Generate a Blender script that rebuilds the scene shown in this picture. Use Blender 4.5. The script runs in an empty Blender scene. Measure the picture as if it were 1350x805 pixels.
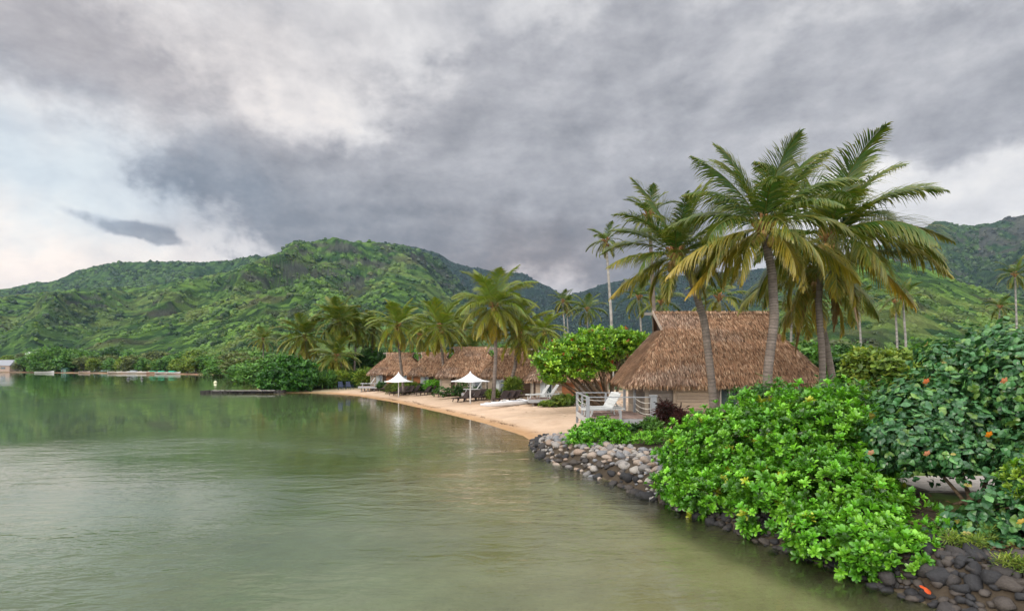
import bpy, math, random
import numpy as np
from mathutils import Vector, Matrix

# ------------------------------------------------------------------ camera, sky, sun, exposure
F, HY, CH = 750.0, 483.0, 3.4          # focal in photo pixels, horizon row, eye height (m)
S = bpy.context.scene
COL = S.collection
cam = bpy.data.cameras.new("camera"); camo = bpy.data.objects.new("camera", cam); COL.objects.link(camo)
camo.location = (0, 0, CH); camo.rotation_euler = (math.pi / 2, 0, 0)
cam.sensor_width = 36.0; cam.lens = 36.0 * F / 1350.0
cam.shift_y = (HY - 402.5) / 1350.0
cam.clip_start = 0.1; cam.clip_end = 30000
S.camera = camo
S.view_settings.view_transform = 'Standard'; S.view_settings.look = 'None'
S.view_settings.gamma = 1.0; S.view_settings.exposure = 0.38
S.view_settings.use_curve_mapping = False
S.cycles.max_bounces = 6; S.cycles.diffuse_bounces = 2; S.cycles.glossy_bounces = 3
S.cycles.transmission_bounces = 4; S.cycles.transparent_max_bounces = 8; S.cycles.volume_bounces = 0
S.cycles.caustics_reflective = False; S.cycles.caustics_refractive = False
S.cycles.sample_clamp_indirect = 4.0

SUN_DIR = Vector((-0.80, -0.42, 0.46)).normalized()      # towards the sun: left, a little behind the camera
sun = bpy.data.lights.new("sun", 'SUN'); suno = bpy.data.objects.new("sun", sun); COL.objects.link(suno)
sun.energy = 1.5; sun.angle = math.radians(10); sun.color = (1.0, 0.90, 0.76)
suno.rotation_euler = SUN_DIR.to_track_quat('Z', 'Y').to_euler()

W = bpy.data.worlds.new("World"); S.world = W; W.use_nodes = True
nt = W.node_tree; nt.nodes.clear()

class NG:
    """small helper to write node expressions"""
    def __init__(s, nt): s.nt = nt
    def node(s, t, **k):
        n = s.nt.nodes.new(t)
        for a, b in k.items(): setattr(n, a, b)
        return n
    def put(s, sock, v):
        if hasattr(v, 'links'): s.nt.links.new(v, sock)
        else:
            try: sock.default_value = v
            except Exception: sock.default_value = (v, v, v)
    def m(s, op, a, b=None, c=None, clamp=False):
        n = s.node('ShaderNodeMath', operation=op, use_clamp=clamp); s.put(n.inputs[0], a)
        if b is not None: s.put(n.inputs[1], b)
        if c is not None: s.put(n.inputs[2], c)
        return n.outputs[0]
    def vm(s, op, a, b=None):
        n = s.node('ShaderNodeVectorMath', operation=op); s.put(n.inputs[0], a)
        if b is not None: s.put(n.inputs[1], b)
        return n.outputs[0]
    def noise(s, vec, scale, detail=4, rough=0.5, dist=0.0, dims='3D', color=False):
        n = s.node('ShaderNodeTexNoise', noise_dimensions=dims)
        if vec is not None: s.put(n.inputs['Vector'], vec)
        n.inputs['Scale'].default_value = scale; n.inputs['Detail'].default_value = detail
        n.inputs['Roughness'].default_value = rough; n.inputs['Distortion'].default_value = dist
        return n.outputs['Color'] if color else n.outputs[0]
    def comb(s, x, y, z):
        n = s.node('ShaderNodeCombineXYZ'); s.put(n.inputs[0], x); s.put(n.inputs[1], y); s.put(n.inputs[2], z); return n.outputs[0]
    def sep(s, v):
        n = s.node('ShaderNodeSeparateXYZ'); s.put(n.inputs[0], v); return n.outputs
    def mix(s, f, a, b, mode='MIX'):
        n = s.node('ShaderNodeMix', data_type='RGBA', blend_type=mode); s.put(n.inputs[0], f)
        for k, v in ((6, a), (7, b)):
            if hasattr(v, 'links'): s.nt.links.new(v, n.inputs[k])
            else: n.inputs[k].default_value = (*v[:3], 1)
        return n.outputs[2]
    def ramp(s, f, stops, interp='LINEAR'):
        n = s.node('ShaderNodeValToRGB'); s.put(n.inputs[0], f); cr = n.color_ramp; cr.interpolation = interp
        while len(cr.elements) < len(stops): cr.elements.new(0.5)
        for e, (p, c) in zip(cr.elements, stops): e.position = p; e.color = (*c[:3], 1)
        return n.outputs[0]
    def mr(s, v, a, b, c=0.0, d=1.0, smooth=True):
        n = s.node('ShaderNodeMapRange', interpolation_type='SMOOTHSTEP' if smooth else 'LINEAR')
        s.put(n.inputs[0], v)
        for k, x in zip((1, 2, 3, 4), (a, b, c, d)): n.inputs[k].default_value = x
        return n.outputs[0]
    def bump(s, h, strength, dist=0.1, normal=None):
        n = s.node('ShaderNodeBump'); n.inputs['Strength'].default_value = strength; n.inputs['Distance'].default_value = dist
        s.put(n.inputs['Height'], h)
        if normal is not None: s.put(n.inputs['Normal'], normal)
        return n.outputs[0]

def build_sky():
    g = NG(nt)
    tc = g.node('ShaderNodeTexCoord').outputs['Generated']
    x, y, z = g.sep(tc)
    az = g.m('ARCTAN2', x, y); el = g.m('ARCSINE', z)
    # cloud-layer coordinates: the view direction met with a flat cloud deck
    zz = g.m('ADD', g.m('MAXIMUM', z, 0.0), 0.16)
    cl = g.comb(g.m('DIVIDE', x, zz), g.m('DIVIDE', y, zz), g.m('MULTIPLY', z, 2.0))
    wv = g.noise(tc, 3.2, 5, 0.6, 0.3, color=True)
    wx, wy, wz = g.sep(wv)
    w2 = g.sep(g.noise(tc, 9.0, 5, 0.62, 0.2, color=True))
    azw = g.m('ADD', az, g.m('ADD', g.m('MULTIPLY', g.m('SUBTRACT', wx, 0.5), 0.42), g.m('MULTIPLY', g.m('SUBTRACT', w2[0], 0.5), 0.14)))
    elw = g.m('ADD', el, g.m('ADD', g.m('MULTIPLY', g.m('SUBTRACT', wy, 0.5), 0.26), g.m('MULTIPLY', g.m('SUBTRACT', w2[1], 0.5), 0.09)))
    def blob(px, py, rx, ry, rot=0, warped=True, sharp=None):
        a0 = math.atan((px - 675) / F); e0 = math.atan((HY - py) / F * math.cos(a0))
        da = g.m('SUBTRACT', azw if warped else az, a0); de = g.m('SUBTRACT', elw if warped else el, e0)
        c, s_ = math.cos(math.radians(rot)), math.sin(math.radians(rot))
        p = g.m('DIVIDE', g.m('ADD', g.m('MULTIPLY', da, c), g.m('MULTIPLY', de, s_)), rx / F)
        q = g.m('DIVIDE', g.m('SUBTRACT', g.m('MULTIPLY', de, c), g.m('MULTIPLY', da, s_)), ry / F)
        r2 = g.m('ADD', g.m('MULTIPLY', p, p), g.m('MULTIPLY', q, q))
        e = g.m('EXPONENT', g.m('MULTIPLY', r2, -1.0))
        if sharp: e = g.mr(e, *sharp)
        return e
    def total(lst, start):
        v = start
        for (b, amp) in lst: v = g.m('ADD', v, g.m('MULTIPLY', blob(*b), amp))
        return v
    ts = g.vm('MULTIPLY', tc, (1.0, 1.0, 1.7)); n1 = g.noise(ts, 2.6, 11, 0.60, 0.1); n1l = g.noise(g.vm('ADD', ts, (-0.030, 0.0, 0.030)), 2.6, 11, 0.60, 0.1)
    n2 = g.noise(ts, 7.5, 9, 0.60, 0.15); n2l = g.noise(g.vm('ADD', ts, (-0.010, 0.0, 0.010)), 7.5, 9, 0.60, 0.15)
    n3 = g.noise(g.vm('MULTIPLY', tc, (1.0, 1.0, 1.9)), 3.4, 9, 0.56, 0.15)
    relief = g.m('ADD', g.m('MULTIPLY', g.m('SUBTRACT', n1, n1l), 1.0), g.m('MULTIPLY', g.m('SUBTRACT', n2, n2l), 0.40))
    mass = total(SKY_MASS, g.m('ADD', g.m('MULTIPLY', g.m('SUBTRACT', n1, 0.5), 0.95), g.m('MULTIPLY', g.m('SUBTRACT', n2, 0.5), 0.26)))
    mask = g.mr(mass, 0.12, 0.44)
    Bb = g.m('ADD', total(SKY_LIGHT, 0.66), g.m('ADD', g.m('MULTIPLY', g.m('SUBTRACT', n3, 0.5), 0.75), g.m('MULTIPLY', g.m('SUBTRACT', n2, 0.5), 0.22)))
    Bd = g.m('ADD', total(SKY_DARK, 0.46), g.m('ADD', g.m('MULTIPLY', g.m('SUBTRACT', n3, 0.5), 0.34), g.m('MULTIPLY', g.m('SUBTRACT', n2, 0.5), 0.16)))
    B = g.m('ADD', g.m('MULTIPLY', Bd, mask), g.m('MULTIPLY', Bb, g.m('SUBTRACT', 1.0, mask)))
    B = g.m('MAXIMUM', g.m('SUBTRACT', B, g.m('MULTIPLY', relief, 0.9)), 0.12)
    colr = g.ramp(B, [(0.10, (0.105, 0.115, 0.145)), (0.30, (0.205, 0.212, 0.242)), (0.5, (0.36, 0.362, 0.40)),
                      (0.75, (0.60, 0.595, 0.62)), (1.0, (0.84, 0.81, 0.79))])
    warm = g.m('ADD', blob(60, 350, 260, 60, 0), g.m('ADD', g.m('MULTIPLY', blob(120, 60, 330, 90, 5), 0.5), blob(700, 355, 170, 45)), clamp=True)
    colr = g.mix(warm, colr, g.mix(1.0, colr, (1.09, 0.97, 0.90), 'MULTIPLY'))
    cool = blob(40, 210, 230, 70, -10)
    colr = g.mix(g.m('MULTIPLY', cool, 0.8), colr, g.mix(1.0, colr, (0.88, 1.0, 1.06), 'MULTIPLY'))
    # unseen sky behind and above the camera, extra brightness added to light the land
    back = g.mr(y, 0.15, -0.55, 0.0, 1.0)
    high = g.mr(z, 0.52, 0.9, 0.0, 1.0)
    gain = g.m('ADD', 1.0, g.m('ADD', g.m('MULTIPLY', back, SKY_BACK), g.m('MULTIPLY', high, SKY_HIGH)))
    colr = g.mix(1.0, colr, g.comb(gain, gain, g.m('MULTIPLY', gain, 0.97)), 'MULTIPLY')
    colr = g.mix(1.0, colr, (10, 10, 10), 'MULTIPLY')
    sky = g.node('ShaderNodeTexSky', sky_type='NISHITA', sun_disc=False)
    sky.sun_elevation = math.asin(SUN_DIR.z); sky.sun_rotation = math.atan2(SUN_DIR.x, SUN_DIR.y)
    cover = g.m('SUBTRACT', 1.0, g.m('MULTIPLY', cool, 0.25))
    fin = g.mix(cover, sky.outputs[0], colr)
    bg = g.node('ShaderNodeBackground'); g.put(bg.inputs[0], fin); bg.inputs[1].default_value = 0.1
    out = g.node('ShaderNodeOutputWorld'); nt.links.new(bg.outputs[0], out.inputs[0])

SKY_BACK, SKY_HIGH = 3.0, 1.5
USE_HAZE, HAZE_D = True, 0.000045
SKY_MASS = [((650, 280, 480, 115, 0), 0.70), ((1100, 120, 340, 130, 0), 0.34), ((800, 60, 260, 90, 0), 0.22), ((185, 305, 100, 10, -12, False), 0.48), ((150, 295, 120, 16, -8), 0.5), ((340, 265, 170, 60, -8), 0.42), ((150, 60, 300, 70, 5), 0.34),
            ((430, 145, 190, 55, -22), -0.30), ((30, 330, 240, 70, 0), -0.75), ((50, 200, 170, 70, -10), -0.40), ((1250, 255, 190, 45, 8), -0.42), ((550, 15, 170, 40, 0), -0.22), ((1320, 50, 150, 80, 0), 0.2)]
SKY_LIGHT = [((30, 300, 280, 110, 0), 0.24), ((430, 140, 150, 60, -20), 0.08), ((1250, 240, 200, 60, 0), 0.12)]
SKY_DARK = [((690, 335, 260, 55, 0), -0.19), ((500, 260, 300, 80, 0), -0.06), ((900, 110, 260, 90, 0), 0.03)]
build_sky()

# ------------------------------------------------------------------ numpy noise
def _h(ix, iy, seed):
    n = (ix.astype(np.int64) * 374761393 + iy.astype(np.int64) * 668265263 + seed * 1442695041) & 0x7fffffff
    n = ((n ^ (n >> 13)) * 1274126177) & 0x7fffffff
    n = ((n ^ (n >> 16)) * 668265263) & 0x7fffffff
    return (n & 0xffffff) / float(0xffffff)
def vn(x, y, seed=0):
    x = np.asarray(x, float); y = np.asarray(y, float)
    ix = np.floor(x); iy = np.floor(y); fx = x - ix; fy = y - iy
    fx = fx * fx * (3 - 2 * fx); fy = fy * fy * (3 - 2 * fy)
    a = _h(ix, iy, seed); b = _h(ix + 1, iy, seed); c = _h(ix, iy + 1, seed); d = _h(ix + 1, iy + 1, seed)
    return (a * (1 - fx) + b * fx) * (1 - fy) + (c * (1 - fx) + d * fx) * fy
def fbm(x, y, o=4, seed=0, gain=0.5):
    s, a, t = 0, 1.0, 0
    for k in range(o):
        s = s + a * vn(x * 2 ** k + 13.7 * k, y * 2 ** k + 7.1 * k, seed + k); t += a; a *= gain
    return s / t
def worley(x, y, seed=0):
    ix = np.floor(x); iy = np.floor(y); best = np.full(np.shape(x), 9.0); idv = np.zeros(np.shape(x))
    for dx in (-1, 0, 1):
        for dy in (-1, 0, 1):
            cx = ix + dx; cy = iy + dy
            px = cx + 0.15 + 0.7 * _h(cx, cy, seed); py = cy + 0.15 + 0.7 * _h(cx, cy, seed + 5)
            d = (px - x) ** 2 + (py - y) ** 2; m = d < best
            best = np.where(m, d, best); idv = np.where(m, _h(cx, cy, seed + 9), idv)
    return np.sqrt(best), idv
def sstep(x, a, b):
    t = np.clip((x - a) / (b - a), 0, 1); return t * t * (3 - 2 * t)

# ------------------------------------------------------------------ placing, tagging, mesh building
def at(px, py, Y):
    """world point that the photo shows at (px, py) if it stands Y metres away"""
    return Vector(((px - 675) / F * Y, Y, CH - (py - HY) / F * Y))
def gp(px, py, z=0.0):
    return at(px, py, (CH - z) * F / (py - HY))

def tag(o, label=None, cat=None, group=None, kind=None):
    if label: o['label'] = label
    if cat: o['category'] = cat
    if group: o['group'] = group
    if kind: o['kind'] = kind
    return o
def empty(name, loc, label, cat, group=None, rz=0.0):
    o = bpy.data.objects.new(name, None); COL.objects.link(o); o.location = loc; o.rotation_euler = (0, 0, rz)
    o.empty_display_size = 0.3
    return tag(o, label, cat, group)
def copy_tree(o, parent=None):
    c = o.copy(); COL.objects.link(c); c.parent = parent
    for ch in o.children: copy_tree(ch, c)
    return c

class MB:
    """collects geometry, builds ONE mesh object"""
    def __init__(s): s.v = []; s.f3 = []; s.f4 = []; s.c = []; s.n = 0
    def add(s, v, f3=None, f4=None, col=(0.5, 0.5, 0.5)):
        v = np.asarray(v, float).reshape(-1, 3); s.v.append(v)
        c = np.asarray(col, float)
        if c.ndim == 1: c = np.tile(c, (len(v), 1))
        s.c.append(c)
        if f3 is not None and len(f3): s.f3.append(np.asarray(f3, np.int64).reshape(-1, 3) + s.n)
        if f4 is not None and len(f4): s.f4.append(np.asarray(f4, np.int64).reshape(-1, 4) + s.n)
        s.n += len(v); return s
    def box(s, c, size, R=None, col=(0.5, 0.5, 0.5)):
        x, y, z = [a / 2 for a in size]
        v = np.array([(-x, -y, -z), (x, -y, -z), (x, y, -z), (-x, y, -z), (-x, -y, z), (x, -y, z), (x, y, z), (-x, y, z)])
        if R is not None: v = v @ np.array(R).T
        return s.add(v + np.array(c), f4=[(0, 3, 2, 1), (4, 5, 6, 7), (0, 1, 5, 4), (1, 2, 6, 5), (2, 3, 7, 6), (3, 0, 4, 7)], col=col)
    def bar(s, a, b, w, h, col=(0.5, 0.5, 0.5)):
        a = Vector(a); b = Vector(b); d = (b - a); L = d.length; d.normalize()
        up = Vector((0, 0, 1)) if abs(d.z) < 0.95 else Vector((1, 0, 0))
        sx = d.cross(up).normalized(); u = sx.cross(d)
        R = np.array([list(d), list(sx), list(u)]).T
        return s.box((a + b) / 2, (L, w, h), R, col)
    def tube(s, pts, rad, n=8, col=(0.5, 0.5, 0.5), cap=True):
        pts = np.asarray(pts, float); m = len(pts); rad = np.broadcast_to(np.asarray(rad, float), (m,))
        T = np.gradient(pts, axis=0); T /= np.linalg.norm(T, axis=1)[:, None] + 1e-9
        up = np.tile(np.array([0, 0, 1.0]), (m, 1)); up[np.abs(T[:, 2]) > 0.9] = (0, 1, 0)
        if np.abs(T[:, 2]).max() > 0.9 and np.abs(T[:, 2]).min() <= 0.9: up[:] = (0.0, 1.0, 0.01)
        A = np.cross(T, up); A /= np.linalg.norm(A, axis=1)[:, None] + 1e-9; Bv = np.cross(T, A)
        th = np.linspace(0, 2 * math.pi, n, endpoint=False)
        v = pts[:, None] + rad[:, None, None] * (A[:, None] * np.cos(th)[None, :, None] + Bv[:, None] * np.sin(th)[None, :, None])
        i = np.arange(m - 1)[:, None] * n; j = np.arange(n)[None]; j2 = (j + 1) % n
        f = np.stack([i + j, i + j2, i + n + j2, i + n + j], -1).reshape(-1, 4)
        v = v.reshape(-1, 3); f3 = []
        if cap:
            v = np.vstack([v, pts[0], pts[-1]]); q = m * n
            f3 = [(q, (k + 1) % n, k) for k in range(n)] + [(q + 1, (m - 1) * n + k, (m - 1) * n + (k + 1) % n) for k in range(n)]
        if np.ndim(col) == 2: col = np.vstack([np.repeat(col, n, 0)] + ([col[:1], col[-1:]] if cap else []))
        return s.add(v, f3=f3, f4=f, col=col)
    def lathe(s, prof, c=(0, 0, 0), n=16, col=(0.5, 0.5, 0.5)):
        prof = np.asarray(prof, float); th = np.linspace(0, 2 * math.pi, n, endpoint=False); m = len(prof)
        v = np.stack([prof[:, 0:1] * np.cos(th), prof[:, 0:1] * np.sin(th), np.repeat(prof[:, 1:2], n, 1)], -1).reshape(-1, 3) + np.array(c)
        i = np.arange(m - 1)[:, None] * n; j = np.arange(n)[None]; j2 = (j + 1) % n
        return s.add(v, f4=np.stack([i + j, i + j2, i + n + j2, i + n + j], -1).reshape(-1, 4), col=col)
    def inst(s, tv, t3, t4, R, sc, T, cols):
        """many copies of a template: R (N,3,3) rotations, sc (N,) or (N,3), T (N,3), cols (N,3)"""
        N = len(T); tv = np.asarray(tv, float); k = len(tv); sc = np.asarray(sc, float)
        loc = tv[None] * (sc[:, None, None] if sc.ndim == 1 else sc[:, None, :])
        v = np.einsum('nij,nkj->nki', R, loc) + T[:, None]
        off = (np.arange(N) * k)[:, None, None]
        f3 = (np.asarray(t3, np.int64).reshape(1, -1, 3) + off).reshape(-1, 3) if t3 is not None and len(t3) else None
        f4 = (np.asarray(t4, np.int64).reshape(1, -1, 4) + off).reshape(-1, 4) if t4 is not None and len(t4) else None
        return s.add(v.reshape(-1, 3), f3, f4, np.repeat(cols, k, 0))
    def mesh(s, name, mat, smooth=False):
        v = np.vstack(s.v); c = np.vstack(s.c)
        f3 = np.vstack(s.f3) if s.f3 else np.zeros((0, 3), np.int64); f4 = np.vstack(s.f4) if s.f4 else np.zeros((0, 4), np.int64)
        me = bpy.data.meshes.new(name); me.vertices.add(len(v)); me.vertices.foreach_set('co', v.astype(np.float32).ravel())
        nl = f3.size + f4.size; me.loops.add(nl); me.loops.foreach_set('vertex_index', np.concatenate([f3.ravel(), f4.ravel()]).astype(np.int32))
        npoly = len(f3) + len(f4); me.polygons.add(npoly)
        ls = np.concatenate([np.arange(len(f3)) * 3, f3.size + np.arange(len(f4)) * 4]).astype(np.int32)
        me.polygons.foreach_set('loop_start', ls)
        me.polygons.foreach_set('use_smooth', np.full(npoly, bool(smooth)))
        a = me.color_attributes.new('Col', 'FLOAT_COLOR', 'POINT')
        a.data.foreach_set('color', np.hstack([c, np.ones((len(c), 1))]).astype(np.float32).ravel())
        me.update(calc_edges=True); me.materials.append(mat); return me
    def build(s, name, mat, parent=None, smooth=False, loc=None):
        o = bpy.data.objects.new(name, s.mesh(name, mat, smooth)); COL.objects.link(o)
        if parent is not None: o.parent = parent
        if loc is not None: o.location = loc
        return o

def frames(fwd, up):
    """rotation matrices whose x axis follows fwd and z axis leans to up"""
    x = fwd / (np.linalg.norm(fwd, axis=1)[:, None] + 1e-9)
    y = np.cross(up, x); y /= np.linalg.norm(y, axis=1)[:, None] + 1e-9
    return np.stack([x, y, np.cross(x, y)], -1)

# ------------------------------------------------------------------ materials
def material(name):
    m = bpy.data.materials.new(name); m.use_nodes = True; m.node_tree.nodes.clear()
    g = NG(m.node_tree); out = g.node('ShaderNodeOutputMaterial'); return m, g, out
def principled(g, out, col, rough=0.6, spec=0.3, normal=None, metal=0.0):
    p = g.node('ShaderNodeBsdfPrincipled'); 
    if hasattr(col, 'links'): g.put(p.inputs['Base Color'], col)
    else: p.inputs['Base Color'].default_value = (*col, 1)
    g.put(p.inputs['Roughness'], rough); p.inputs['Specular IOR Level'].default_value = spec; p.inputs['Metallic'].default_value = metal
    if normal is not None: g.put(p.inputs['Normal'], normal)
    if out is not None: g.nt.links.new(p.outputs[0], out.inputs[0])
    return p
def attr(g): return g.node('ShaderNodeAttribute', attribute_name='Col').outputs['Color']

def leaf_mat(name, rough=0.45, spec=0.35, trans=0.3, nscale=3.0):
    m, g, out = material(name); c = attr(g)
    p = g.node('ShaderNodeNewGeometry').outputs['Position']
    n = g.noise(p, nscale, 3, 0.6)
    c = g.mix(g.mr(n, 0.35, 0.7, 0, 0.5), c, g.mix(1.0, c, (0.72, 0.80, 0.7), 'MULTIPLY'))
    pr = principled(g, None, c, rough, spec)
    t = g.node('ShaderNodeBsdfTranslucent'); g.put(t.inputs[0], g.mix(1.0, c, (1.3, 1.25, 0.6), 'MULTIPLY'))
    mx = g.node('ShaderNodeMixShader'); mx.inputs[0].default_value = trans
    g.nt.links.new(pr.outputs[0], mx.inputs[1]); g.nt.links.new(t.outputs[0], mx.inputs[2]); g.nt.links.new(mx.outputs[0], out.inputs[0])
    return m
def plain_mat(name, rough=0.6, spec=0.3, nscale=8.0, amt=0.35, bump=0.2, stretch=(1, 1, 1)):
    """vertex colour broken up by fine procedural grain"""
    m, g, out = material(name); c = attr(g)
    p = g.vm('MULTIPLY', g.node('ShaderNodeTexCoord').outputs['Object'], stretch)
    n = g.noise(p, nscale, 6, 0.65)
    c = g.mix(g.mr(n, 0.3, 0.7, amt, 0.0), c, g.mix(1.0, c, (0.45, 0.42, 0.40), 'MULTIPLY'))
    principled(g, out, c, rough, spec, g.bump(n, bump, 0.03) if bump else None); return m
M_leaf = leaf_mat('leaf'); M_gloss = leaf_mat('glossy_leaf', 0.32, 0.5, 0.22, 6.0); M_frond = leaf_mat('frond_leaf', 0.36, 0.5, 0.28, 1.5)
M_bark = plain_mat('bark', 0.9, 0.1, 9.0, 0.6, 0.6, (1, 1, 2.5)); M_wood = plain_mat('weathered_wood', 0.8, 0.15, 5.0, 0.5, 0.25, (1, 1, 14))
M_thatch = plain_mat('thatch', 0.9, 0.1, 2.2, 0.35, 0.0); M_paint = plain_mat('painted_surface', 0.45, 0.4, 4.0, 0.12, 0.05)
M_wicker = plain_mat('wicker', 0.7, 0.25, 60.0, 0.5, 0.3); M_cloth = plain_mat('canvas', 0.8, 0.15, 3.0, 0.10, 0.03)
M_rock = plain_mat('rock', 0.75, 0.25, 7.0, 0.6, 0.5)
m, g, out = material('window_glass'); principled(g, out, (0.05, 0.07, 0.075), 0.06, 0.7); M_glass = m
# ------------------------------------------------------------------ shoreline and ground
SHORE_PX = [(1225, 797), (1100, 745), (1000, 712), (930, 684), (860, 656), (800, 632), (750, 614), (718, 604), (704, 593), (702, 582),
            (690, 574), (640, 558), (580, 543), (520, 530), (470, 521.5), (430, 518), (400, 517.5), (345, 517.5), (338, 511), (345, 504), (336, 498),
            (310, 494.5), (255, 493.6), (200, 492.6), (150, 492.2), (100, 491.6), (0, 490.6), (-150, 490), (-400, 489)]
SHORE = [(60, -60), (24, -24), (12, -1), (8.2, 5.0)] + [tuple(gp(a, b))[:2] for a, b in SHORE_PX] + [(-9000, 900), (-9000, 9500), (9500, 9500), (9500, -60)]
SP = np.array(SHORE)
def shore_sd(x, y):
    """signed distance to the waterline, positive on land"""
    x = np.asarray(x, float); y = np.asarray(y, float); d = np.full(x.shape, 1e9); ins = np.zeros(x.shape, bool)
    n = len(SP)
    for i in range(n):
        ax, ay = SP[i]; bx, by = SP[(i + 1) % n]
        ex, ey = bx - ax, by - ay
        t = np.clip(((x - ax) * ex + (y - ay) * ey) / (ex * ex + ey * ey), 0, 1)
        d = np.minimum(d, np.hypot(x - ax - t * ex, y - ay - t * ey))
        if ay != by:
            c = ((ay > y) != (by > y)) & (x < (bx - ax) * (y - ay) / (by - ay) + ax); ins ^= c
    return np.where(ins, d, -d)
def ground_h(x, y):
    x = np.asarray(x, float); y = np.asarray(y, float)
    d = shore_sd(x, y)
    w = 1 - sstep(y, 22.5, 26.0)                      # 1 along the stone wall, 0 on the beach
    beach = 0.55 * (1 - np.exp(-np.maximum(d, 0) / 5.5)) + 0.02 * np.clip(d, 0, 18)
    wall = np.minimum(np.maximum(d, 0) * 0.95, 0.55) + 0.12 * np.clip(d - 0.6, 0, 2.0)
    land = wall * w + beach * (1 - w) + 0.04 * (fbm(x * 0.5, y * 0.5, 3, 3) - 0.5) * sstep(d, 0.5, 3)
    far = np.hypot(x, y); land = land + 6 * sstep(far, 330, 700) * sstep(d, 5, 90)
    sea_b = -0.055 * np.maximum(-d, 0) - 0.9 * sstep(-d, 9, 30) - 2.5 * sstep(-d, 30, 90)
    sea_w = -0.35 * sstep(-d, 0, 0.5) - 0.05 * np.maximum(-d, 0) - 0.5 * sstep(-d, 6, 20) - 2.5 * sstep(-d, 25, 90)
    sea = np.maximum(sea_w * w + sea_b * (1 - w), -6.0) + 0.12 * (fbm(x * 0.35, y * 0.35, 3, 8) - 0.5) * sstep(-d, 1, 4)
    return np.where(d > 0, land, sea)
def gz(x, y): return float(ground_h(np.array([x]), np.array([y]))[0])
def on(px, py0, Y=None):
    """point on the ground under photo column px at depth Y (py0 ignored when Y given)"""
    if Y is None:
        q = gp(px, py0, 0.5)
        for _ in range(4): q = gp(px, py0, gz(q.x, q.y))
        return q
    x = (px - 675) / F * Y
    return Vector((x, Y, gz(x, Y)))

def polar_sheet(radii, angs, hfun):
    R, A = np.meshgrid(radii, angs, indexing='ij'); X = R * np.sin(A); Y = R * np.cos(A); Z = hfun(X, Y)
    nr, na = R.shape; i = np.arange(nr - 1)[:, None] * na; j = np.arange(na - 1)[None]
    f = np.stack([i + j, i + na + j, i + na + j + 1, i + j + 1], -1).reshape(-1, 4)[:, ::-1]
    return np.stack([X, Y, Z], -1).reshape(-1, 3), f
ANG = np.radians(np.concatenate([np.linspace(-180, -60, 60, endpoint=False), np.linspace(-60, 60, 620), np.linspace(60, 180, 61)[1:]]))
RAD = np.concatenate([[0.01, 2], np.geomspace(4, 110, 420), np.geomspace(112, 9000, 110)])

def build_ground():
    v, f = polar_sheet(RAD, ANG, ground_h)
    x, y = v[:, 0], v[:, 1]; d = shore_sd(x, y); dist = np.hypot(x, y)
    n = fbm(x * 0.8, y * 0.8, 4, 21)[:, None]; n2 = fbm(x * 0.12, y * 0.12, 3, 31)[:, None]; n3 = fbm(x * 3, y * 3, 3, 33)[:, None]
    sand = np.array([0.54, 0.40, 0.285]) * (0.86 + 0.28 * n)
    wet = np.array([0.40, 0.245, 0.125]) * (0.9 + 0.2 * n)
    soil = np.array([0.055, 0.043, 0.030]) * (0.6 + 0.9 * n3); grass = np.array([0.12, 0.19, 0.04]) * (0.6 + 0.7 * n3)
    w = (1 - sstep(y, 22.5, 25.0))[:, None]; dd = d[:, None]
    c = sand * sstep(dd, 0.2, 1.6) + wet * (1 - sstep(dd, 0.2, 1.6))
    lawn = sstep(dd, 2.2, 3.2) * sstep(0.9 * n + 0.4 * n3, 0.45, 0.75)
    c = c * (1 - w) + w * (soil * (1 - lawn) + grass * lawn)
    # beyond the beach: planted ground and woods
    inland = (sstep(dd + 6 * (n2 - 0.5), 20, 26) + sstep(dist[:, None], 74, 84)).clip(0, 1)
    c = c * (1 - inland) + inland * (np.array([0.05, 0.075, 0.022]) * (0.6 + 0.8 * n))
    far_beach = sstep(dist[:, None], 120, 200) * (1 - sstep(dd, 3, 8)); c = c * (1 - far_beach) + far_beach * np.array([0.22, 0.13, 0.09])
    alg = sstep(n2, 0.42, 0.62) * 0.5 + sstep(n, 0.5, 0.7) * 0.35
    bed = np.array([0.27, 0.31, 0.19]) * (0.75 + 0.5 * n) * (1 - alg) + alg * np.array([0.15, 0.20, 0.08])
    nearbeach = 1 - sstep(-dd, 0.5, 4.0)
    bed = bed * (1 - nearbeach * (1 - w)) + nearbeach * (1 - w) * wet * 0.85
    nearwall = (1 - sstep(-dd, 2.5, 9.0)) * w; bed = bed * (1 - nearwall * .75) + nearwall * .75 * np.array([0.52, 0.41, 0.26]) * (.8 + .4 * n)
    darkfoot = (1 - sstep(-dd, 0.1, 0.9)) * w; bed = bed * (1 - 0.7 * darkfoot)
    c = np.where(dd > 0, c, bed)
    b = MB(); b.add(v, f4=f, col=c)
    mm, g, out = material('ground_surface'); p = g.node('ShaderNodeNewGeometry').outputs['Position']
    n1 = g.noise(p, 1.3, 8, 0.7); n2_ = g.noise(p, 14.0, 5, 0.7); n3_ = g.noise(g.vm('MULTIPLY', p, (0.6, 2.2, 1)), 1.7, 5, 0.6)
    cc = g.mix(g.mr(n1, 0.35, 0.7, 0.0, 0.5), attr(g), g.mix(1.0, attr(g), (0.74, 0.68, 0.62), 'MULTIPLY'))
    cc = g.mix(g.mr(n2_, 0.52, 0.7, 0.0, 0.45), cc, g.mix(1.0, cc, (0.6, 0.56, 0.5), 'MULTIPLY'))
    principled(g, out, cc, 0.85, 0.15, g.bump(g.m('ADD', n1, g.m('MULTIPLY', n3_, 1.5)), 0.5, 0.12))
    o = b.build('ground', mm, smooth=True); tag(o, 'sandy beach, garden soil and the pale bed of the lagoon', None, None, 'structure')

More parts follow.
